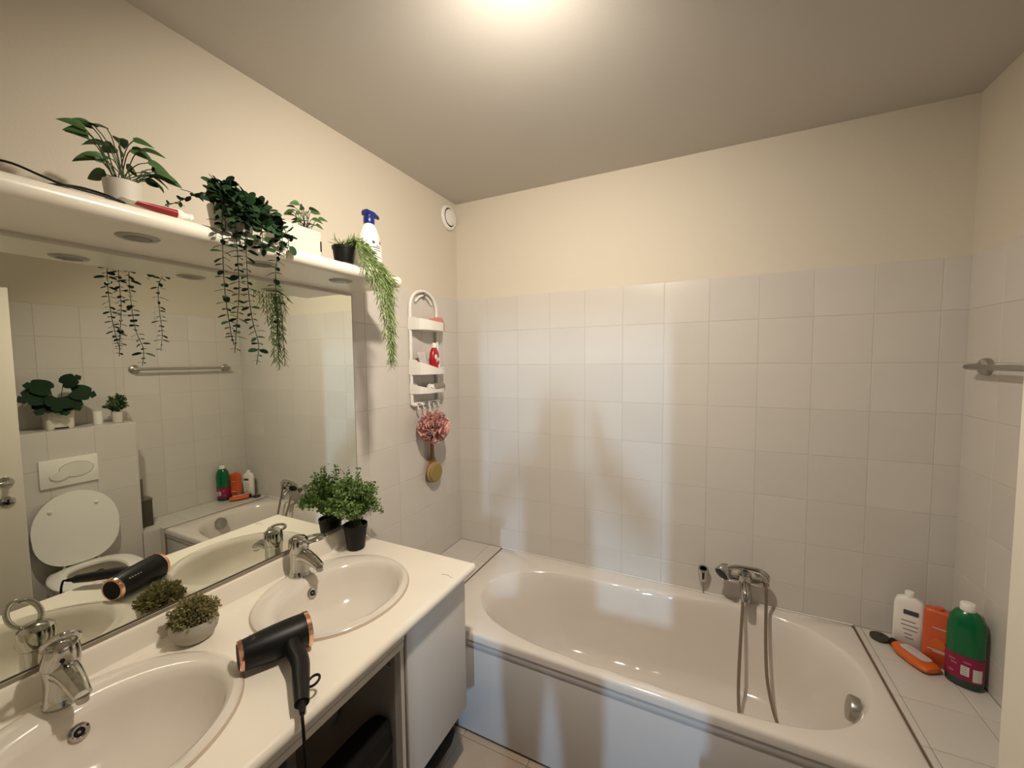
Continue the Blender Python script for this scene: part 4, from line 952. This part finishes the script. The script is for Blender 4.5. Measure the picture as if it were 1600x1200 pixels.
for v_ in bm.verts:
    n_ = v_.co.normalized(); k = 1+0.35*math.sin(7*n_.x+3*n_.y)*math.sin(6*n_.y+5*n_.z)
    v_.co = Vector((n_.x*0.017*k, n_.y*0.030*k, 0.017+n_.z*0.015*k))
me = from_bm(bm, 'crumple', 25); link('crumple', me, PLASTW, wt)
sp_ = thing('soap_dish', 'grey oval soap box at the right of the lowest caddy tray', 'soap dish', (0.055, CY+0.062, 1.4445))
sp_.scale = (1.05, 1.05, 1.25)
R = [[(x, y, z) for x, y in ellipse(a, b, 28, p=2.6)] for z, a, b in [(0, 0.022, 0.034), (0.004, 0.026, 0.040), (0.018, 0.027, 0.042)]]
loft('base', R, SOAPG, sp_)
R = [[(x, y, z) for x, y in ellipse(a, b, 28, p=2.6)] for z, a, b in [(0.0185, 0.0265, 0.0415), (0.0185, 0.0275, 0.043), (0.028, 0.026, 0.041), (0.034, 0.02, 0.034), (0.036, 0.008, 0.018)]]
loft('lid', R, SOAPG, sp_)
# bath puff: many ruffled petals of mesh
pf = thing('bath_puff', 'pink mesh bath puff hanging from the caddy hooks', 'bath puff', (0.090, CY-0.036, 1.258))
pf.scale = (1.15, 1.32, 1.32)
rnd = random.Random(12); v = []; f = []
for k in range(46):
    a = rnd.uniform(0, 2*PI); cz = rnd.uniform(-1, 1); s = math.sqrt(1-cz*cz); d = Vector((s*math.cos(a), s*math.sin(a), cz))
    up_ = Vector((0, 0, 1)) if abs(d.z) < 0.9 else Vector((1, 0, 0)); e1 = up_.cross(d).normalized(); e2 = d.cross(e1)
    ph = rnd.uniform(0, 6); wv = rnd.uniform(0.030, 0.042); n0 = len(v); nn = 18
    for r_ in range(5):
        q = r_/4
        for j in range(nn):
            t = PI*1.25*(j/(nn-1)-0.5)+ph*0
            ruf = 0.007*q*math.sin(j*2.1+ph)+0.004*q*math.sin(j*3.7+ph*2)
            R_ = 0.012+0.058*q+ruf*0.4
            p = d*R_*(0.65+0.35*math.cos(t))+(e1*math.cos(ph)+e2*math.sin(ph))*wv*q*math.sin(t)*1.1+(e2*math.cos(ph)-e1*math.sin(ph))*(ruf*1.4+0.012*q*math.cos(2*t))
            v.append(tuple(p))
    for r_ in range(4):
        for j in range(nn-1): f.append((n0+r_*nn+j, n0+r_*nn+j+1, n0+(r_+1)*nn+j+1, n0+(r_+1)*nn+j))
v = [(max(p[0], -0.076), p[1], p[2]) for p in v]
me = bpy.data.meshes.new('mesh_ruffles'); me.from_pydata(v, [], f); me.update()
for p in me.polygons: p.use_smooth = True
o = link('mesh_ruffles', me, PINK, pf); o['kind'] = 'stuff'
tube('cord', [(-0.03, 0.02, 0.03), (-0.036, 0.02, 0.08), (-0.04, 0.018, 0.105), (-0.036, 0.016, 0.08), (-0.03, 0.014, 0.03)], 0.0014, PLASTW, pf, 6, sm=4)
# body brush
bb = thing('body_brush', 'wooden long handled body brush hanging below the pink puff', 'brush', (0.0, CY+0.035, 0.985))
bb.scale = (1.2, 1.42, 1.36)
ha_ = []
for z, hw in [(-0.043, 0.004), (-0.040, 0.018), (-0.030, 0.032), (-0.012, 0.041), (0.008, 0.042), (0.028, 0.034), (0.045, 0.022), (0.065, 0.0125), (0.09, 0.0095), (0.14, 0.009), (0.19, 0.0095), (0.215, 0.009), (0.222, 0.004)]: ha_.append((hw, z))
R = [[(0.018+0.008*math.sin(2*PI*j/16), hw*math.cos(2*PI*j/16), z) for j in range(16)] for hw, z in ha_]
bh = loft('handle', R, WOOD, bb, sharp=50)
lathe('bristle_pad', [(0.036, 0.024), (0.0385, 0.030), (0.038, 0.040), (0.034, 0.044), (0, 0.046)], BRISTLE, bb, 28, (0, 0, 0), rot=zto((1, 0, 0)))
lathe('pad_ring', [(0.0365, 0.022), (0.041, 0.024), (0.041, 0.029), (0.0385, 0.031)], mat('pale_wood', (0.42, 0.29, 0.13), 0.5), bb, 28, (0, 0, 0), rot=zto((1, 0, 0)))

# ---------------------------------------------------------------- things on the right bath ledge
def slab_bottle(name, label, loc, rz, secs, m, p=4.0):
    t = thing(name, label, 'bottle', loc, rz)
    R = [[(x, y, z) for x, y in ellipse(a, b, 36, p=p)] for z, a, b in secs]
    return t, loft('body', R, m, t, sharp=50)
ZD = RIM+0.0012
wbt, body = slab_bottle('lotion_bottle', 'white flat lotion bottle with dark label on the bath ledge', (2.135, -0.072, ZD), math.radians(-20), [(0, 0.038, 0.016), (0.004, 0.043, 0.020), (0.10, 0.044, 0.021), (0.175, 0.043, 0.020), (0.195, 0.036, 0.018), (0.203, 0.02, 0.014), (0.206, 0.014, 0.012)], PLASTW)
lathe('cap', [(0.0145, 0.205), (0.0145, 0.222), (0.013, 0.225), (0, 0.2255)], PLASTW, wbt, 22)
def fmark(par, x0, x1, z0, z1, y, m, name='print'): box(name, (x0, y-0.0006, z0), (x1, y+0.0006, z1), m, par)
fmark(wbt, -0.015, 0.027, 0.140, 0.158, -0.0212, INK, 'label_block')
for z, a, b in [(0.112, -0.02, 0.02), (0.095, -0.02, 0.028), (0.078, -0.014, 0.026), (0.06, -0.01, 0.012), (0.045, -0.008, 0.016)]: fmark(wbt, a, b, z, z+0.0045, -0.0215, INKG)
ob, body = slab_bottle('orange_bottle', 'orange flat rectangular bottle between the white and green bottles', (2.193, -0.145, ZD), math.radians(-24), [(0, 0.036, 0.018), (0.004, 0.041, 0.022), (0.08, 0.0415, 0.023), (0.195, 0.040, 0.022), (0.207, 0.037, 0.020), (0.21, 0.03, 0.016)], ORANGE, 5)
lathe('neck', [(0.012, 0.209), (0.012, 0.218), (0, 0.219)], ORANGE, ob, 18)
R = [[(x, y-0.0225, z) for x, z in ellipse(a, 0.02*a/0.02, 20, 0.0, 0.085)] for y, a in [(0, 0.02), (-0.001, 0.019)]]
loft('emblem_disc', R, ORANGE2, ob)
for z, a, b in [(0.145, -0.015, 0.02), (0.062, -0.026, 0.02), (0.056, -0.012, 0.028)]: fmark(ob, a, b, z, z+0.003, -0.0232, LABELW)
ot, body = slab_bottle('amber_bottle', 'amber orange tube lying flat in front of the white bottle', (2.120, -0.160, ZD), math.radians(-62), [(0, 0.03, 0.012)]*1+[(0.001, 0.03, 0.012)], ORANGE2)
bpy.data.objects.remove(body)
R = []
for s, a, b in [(-0.066, 0.016, 0.010), (-0.062, 0.022, 0.014), (-0.03, 0.036, 0.0165), (0.03, 0.040, 0.017), (0.062, 0.036, 0.014), (0.074, 0.028, 0.007)]:
    R.append([(s, y, 0.017+z) for y, z in ellipse(a, b, 28, p=2.4)])
loft('body', R, ORANGE2, ot)
lathe('cap', [(0.0155, 0), (0.0155, 0.016), (0.013, 0.018), (0, 0.018)], BLACK, ot, 20, (-0.065, 0, 0.017), rot=zto((-1, 0, 0)))
prism('paper_label', ellipse(0.046, 0.024, 28, p=4), 0.0022, LABELW, ot, frame((0.004, 0.006, 0.0325), (1, 0, 0), (0, 0.98, -0.1), (0, 0.1, 1)))
for k in range(3): box('print', (-0.03, -0.008+k*0.009, 0.0338), (0.03-0.01*k, -0.0055+k*0.009, 0.0346), INKG, ot)
gb = thing('green_bottle', 'tall green bottle with white cap and magenta label', 'bottle', (2.231, -0.224, ZD), math.radians(-28))
secs = [(0, 0.040, 0.030), (0.006, 0.0455, 0.0345), (0.03, 0.047, 0.036)]
R = [[(x, y, z) for x, y in ellipse(a, b, 32, p=2.4)] for z, a, b in secs]
loft('foot', R, DKGREEN, gb)
R = [[(x, y, z) for x, y in ellipse(a, b, 32, p=2.4)] for z, a, b in [(0.03, 0.0472, 0.0362), (0.115, 0.0475, 0.0365)]]
loft('label_band', R, MAGENTA, gb, cap0=False, cap1=False)
R = [[(x, y, z) for x, y in ellipse(a, b, 32, p=2.4)] for z, a, b in [(0.115, 0.047, 0.036), (0.20, 0.047, 0.036), (0.235, 0.043, 0.033), (0.258, 0.030, 0.025), (0.266, 0.018, 0.018)]]
loft('shoulder', R, GREEN, gb)
lathe('cap', [(0.0185, 0.264), (0.0195, 0.267), (0.0195, 0.287), (0.017, 0.291), (0, 0.292)], PLASTW, gb, 24)
def bl(x0, x1, z0, z1, m, name):
    n = 4; v = []; f = []
    for i in range(n+1):
        x = x0+(x1-x0)*i/n; y = -0.0367*max(0, 1-abs(x/0.0475)**2.4)**(1/2.4)-0.0005
        v += [(x, y, z0), (x, y, z1)]
    for i in range(n): f.append((2*i, 2*i+2, 2*i+3, 2*i+1))
    return link(name, pydata(name, v, f), m, gb)
bl(-0.006, 0.014, 0.048, 0.082, LABELW, 'white_panel'); bl(0.022, 0.042, 0.036, 0.080, LABELW, 'white_panel')
for z in (0.052, 0.060, 0.068, 0.075): bl(-0.004, 0.010, z, z+0.003, INKG, 'print')
for a, b, z in [(-0.035, -0.02, 0.09), (-0.03, -0.015, 0.078), (-0.036, -0.022, 0.048), (0.0, 0.018, 0.092)]: bl(a, b, z, z+0.006, mat('pale_pink_print', (0.45, 0.12, 0.16), 0.5), 'print')
pl = thing('bath_plug', 'dark bath plug and sponge dish at the ledge corner by the wall', 'plug', (2.055, -0.06, ZD))
lathe('disc', [(0.026, 0), (0.031, 0.004), (0.031, 0.011), (0.027, 0.014), (0, 0.015)], mat('dark_brown_rubber', (0.05, 0.038, 0.022), 0.6), pl, 28)
lathe('knob', [(0.003, 0.014), (0.003, 0.03), (0, 0.031)], STEEL, pl, 12)

# ---------------------------------------------------------------- plants and cup on the cistern ledge
mo = thing('monstera_plant', 'dark monstera plant in rectangular white pot on the toilet ledge', 'plant', (2.15, -1.152, BZ+0.001))
R = [[(x, y, z) for x, y in ellipse(a, b, 36, p=6)] for z, a, b in [(0.0, 0.036, 0.056), (0.014, 0.039, 0.060), (0.10, 0.040, 0.061), (0.104, 0.039, 0.060), (0.104, 0.036, 0.057), (0.092, 0.035, 0.056)]]
loft('pot', R, POTW, mo, sharp=40)
box('pot_foot_gap', (-0.041, -0.03, 0.002), (-0.0375, 0.03, 0.010), BLACK, mo, 0.001, 1)
box('soil', (-0.034, -0.05, 0.085), (0.034, 0.05, 0.096), SOIL, mo, 0.004, 1)
def monstera_leaf(nm):
    pts = []; L = 0.105
    half = [(0, 0.0), (-0.012, 0.022), (0.0, 0.040), (0.018, 0.050), (0.030, 0.026), (0.034, 0.052), (0.050, 0.050), (0.056, 0.022), (0.062, 0.046), (0.076, 0.038), (0.078, 0.016), (0.088, 0.026), (0.105, 0.0)]
    poly = half+[(x, -y) for x, y in half[-2:0:-1]]
    bm = bmesh.new(); a = [bm.verts.new((x, y, 0.12*abs(y)-1.6*x*x)) for x, y in poly]; b = [bm.verts.new((x, y, 0.12*abs(y)-1.6*x*x-0.0008)) for x, y in poly]
    n = len(poly)
    bm.faces.new(a); bm.faces.new(b[::-1])
    for i in range(n): bm.faces.new((a[(i+1) % n], a[i], b[i], b[(i+1) % n]))
    bmesh.ops.triangulate(bm, faces=bm.faces[:2] if False else [q for q in bm.faces if len(q.verts) > 4])
    return from_bm(bm, nm, 60)
ML = monstera_leaf('monstera_leaf')
for tip, d, s in [((-0.03, -0.055, 0.21), (-0.3, -0.9, -0.15), 1.05), ((-0.02, -0.035, 0.24), (-0.2, -0.9, 0.35), 0.95), ((0.0, 0.03, 0.27), (-0.35, 0.45, 0.35), 0.8), ((-0.02, 0.06, 0.22), (-0.4, 0.9, -0.2), 0.95), ((-0.035, -0.01, 0.19), (-0.75, -0.2, -0.6), 1.0), ((-0.03, 0.03, 0.18), (-0.7, 0.4, -0.65), 0.9), ((0.02, -0.02, 0.24), (0.2, -0.6, 0.3), 0.85), ((-0.03, -0.04, 0.17), (-0.5, -0.7, -0.7), 0.9), ((-0.02, 0.0, 0.15), (-0.8, 0.05, -0.5), 0.9), ((0.02, 0.03, 0.16), (-0.2, 0.8, -0.2), 0.8)]:
    tp2 = Vector(tip); b0 = Vector((tip[0]*0.3, tip[1]*0.3, 0.095))
    tube('stem', [b0, b0.lerp(tp2, 0.5)+Vector((0, 0, 0.012)), tp2], 0.0016, STEM_D, mo, 6, sm=4)
    place_leaf_n(ML, mo, tp2, d, (-0.9, random.uniform(-0.3, 0.3), 0.45), s*1.08, LEAF_M)
cu = thing('white_cup', 'small plain white cup on the toilet ledge between two plants', 'cup', (2.145, -0.980, BZ+0.001))
lathe('cup', [(0, 0), (0.021, 0), (0.0225, 0.003), (0.0235, 0.085), (0.0215, 0.085), (0.020, 0.01), (0, 0.008)], PLASTW, cu, 26)
sp2 = thing('small_potted_plant', 'small bushy green plant in round white pot on the toilet ledge', 'plant', (2.145, -0.885, BZ+0.001))
round_pot(0.023, 0.030, 0.072)(sp2)
rnd = random.Random(77); items = []
for k in range(30):
    a = rnd.uniform(0, 2*PI); rr = math.sqrt(rnd.random())
    p2 = Vector((0.055*rr*math.cos(a), 0.058*rr*math.sin(a), 0.07+0.125*(1-0.65*rr*rr)*rnd.uniform(0.7, 1.05)))
    path = smooth_path([Vector((0, 0, 0.066)), Vector((p2.x*0.5, p2.y*0.5, 0.07+(p2.z-0.07)*0.65)), p2], 5)
    tube('stem', path, 0.0008, STEM, sp2, 4)
    for p in path[3:]:
        for q in range(5): items.append((SMALL_V, SMALL_F, dirm(p, (rnd.uniform(-1, 1), rnd.uniform(-1, 1), rnd.uniform(-0.5, 0.6)), rnd.uniform(0, 6), rnd.uniform(0.012, 0.022))))
leaves_joined('leaflets', items, mat('bush_leaf', (0.07, 0.12, 0.035), 0.5, var=0.4, vscale=50), sp2)

# ---------------------------------------------------------------- the photographer in the doorway (throws the shadow on the bath wall)
ps = thing('person', 'person in dark clothes standing in the doorway, holding up a phone', 'person', (1.405, -2.46, 0))
SKV = []; SKE = []; SKR = []
def sv(p, r, parent=None):
    SKV.append(p); SKR.append(r if hasattr(r, '__len__') else (r, r)); i = len(SKV)-1
    if parent is not None: SKE.append((parent, i))
    return i
pel = sv((0, 0, 0.95), (0.17, 0.12)); wai = sv((0, 0.0, 1.10), (0.15, 0.11), pel); che = sv((0, -0.01, 1.28), (0.175, 0.12), wai); shd = sv((0, -0.01, 1.42), (0.10, 0.085), che)
nk = sv((0, 0.01, 1.50), 0.052, shd); hd0 = sv((0, 0.025, 1.57), (0.066, 0.080), nk); hd1 = sv((0, 0.03, 1.65), (0.077, 0.092), hd0); sv((0, 0.02, 1.72), (0.058, 0.07), hd1)
PH = Vector((1.3934, -2.128, 1.600))-Vector((1.405, -2.46, 0))
for s_ in (-1, 1):
    sh_ = sv((s_*0.175, -0.01, 1.415), 0.072, shd); el = sv((s_*0.365, 0.10, 1.20), 0.058, sh_); wr_ = sv((PH.x+s_*0.095, PH.y-0.055, 1.545), 0.028, el)
    pm = sv((PH.x+s_*0.088, PH.y-0.018, 1.590), (0.030, 0.016), wr_)
    for k in range(4):
        z0 = 1.565+0.019*k; f1 = sv((PH.x+s_*0.092, PH.y+0.0, z0+0.012), 0.0095, pm); f2 = sv((PH.x+s_*0.094, PH.y+0.012, z0+0.018), 0.0085, f1); sv((PH.x+s_*(0.078-0.002*k), PH.y+0.0145, z0+0.02), 0.0075, f2)
    t1 = sv((PH.x+s_*0.070, PH.y-0.024, 1.585), 0.010, pm); sv((PH.x+s_*0.050, PH.y-0.018, 1.600), 0.0085, t1)
    hp_ = sv((s_*0.095, 0, 0.90), (0.085, 0.09), pel); kn = sv((s_*0.10, 0.015, 0.50), (0.056, 0.058), hp_); ank = sv((s_*0.105, -0.01, 0.10), (0.036, 0.04), kn); he = sv((s_*0.107, 0.0, 0.045), 0.036, ank); sv((s_*0.115, 0.16, 0.032), (0.040, 0.026), he)
pme = bpy.data.meshes.new('body'); pme.from_pydata(SKV, SKE, []); pme.update()
pob = bpy.data.objects.new('body', pme); COL.objects.link(pob)
mdk = pob.modifiers.new('skin', 'SKIN'); mdk.use_smooth_shade = True
for i, sk in enumerate(pme.skin_vertices[0].data): sk.radius = SKR[i]; sk.use_root = (i == 0)
pob.modifiers.new('sub', 'SUBSURF').levels = 2
bpy.context.view_layer.update()
bme = bpy.data.meshes.new_from_object(pob.evaluated_get(bpy.context.evaluated_depsgraph_get())); bpy.data.objects.remove(pob)
bme.materials.clear()
for m_ in (CLOTH, SKIN, mat('dark_trousers', (0.02, 0.022, 0.03), 0.9), mat('dark_shoe', (0.03, 0.025, 0.02), 0.5)): bme.materials.append(m_)
for p in bme.polygons:
    c = p.center; p.use_smooth = True
    if c.z > 1.475 or (c.y > PH.y-0.065 and c.z > 1.45): p.material_index = 1
    elif c.z < 0.08: p.material_index = 3
    elif c.z < 0.97: p.material_index = 2
pb = link('body', bme, None, ps)
bm = bmesh.new(); bmesh.ops.create_uvsphere(bm, u_segments=24, v_segments=14, radius=1)
for v_ in bm.verts:
    q = v_.co.copy(); v_.co = Vector((q.x*0.088, 0.012+q.y*0.100-0.012, 1.655+q.z*0.100))
bmesh.ops.delete(bm, geom=[v_ for v_ in bm.verts if (v_.co.y > 0.055 and v_.co.z < 1.70) or v_.co.z < 1.56], context='VERTS')
link('hair', from_bm(bm, 'hair', 60), HAIR, ps)
lathe('nose', [(0.012, -0.018), (0.010, 0.0), (0.004, 0.016), (0, 0.018)], SKIN, ps, 10, (0, 0.118, 1.625), rot=zto((0, -0.2, 1)))
for s_ in (-1, 1):
    lathe('eye', [(0.0, -0.006), (0.011, -0.003), (0.011, 0.003), (0, 0.007)], mat('eye_white', (0.7, 0.68, 0.64), 0.3), ps, 14, (s_*0.031, 0.104, 1.650), rot=zto((0, 1, 0)))
    lathe('ear', [(0.0, -0.006), (0.02, -0.003), (0.024, 0.003), (0.012, 0.007), (0, 0.005)], SKIN, ps, 16, (s_*0.082, 0.02, 1.632), sy=1.4, rot=zto((s_, -0.3, 0)))
lathe('mouth', [(0, -0.002), (0.02, -0.001), (0.02, 0.002), (0, 0.004)], mat('lip', (0.40, 0.16, 0.13), 0.5), ps, 16, (0, 0.106, 1.588), sy=0.3, rot=zto((0, 1, 0)))
pn = thing('phone', 'black phone held upright in both hands of the person', 'phone', (1.3934, -2.128, 1.600))
box('case', (-0.080, -0.004, -0.038), (0.080, 0.004, 0.038), BLACK, pn, 0.003, 2)
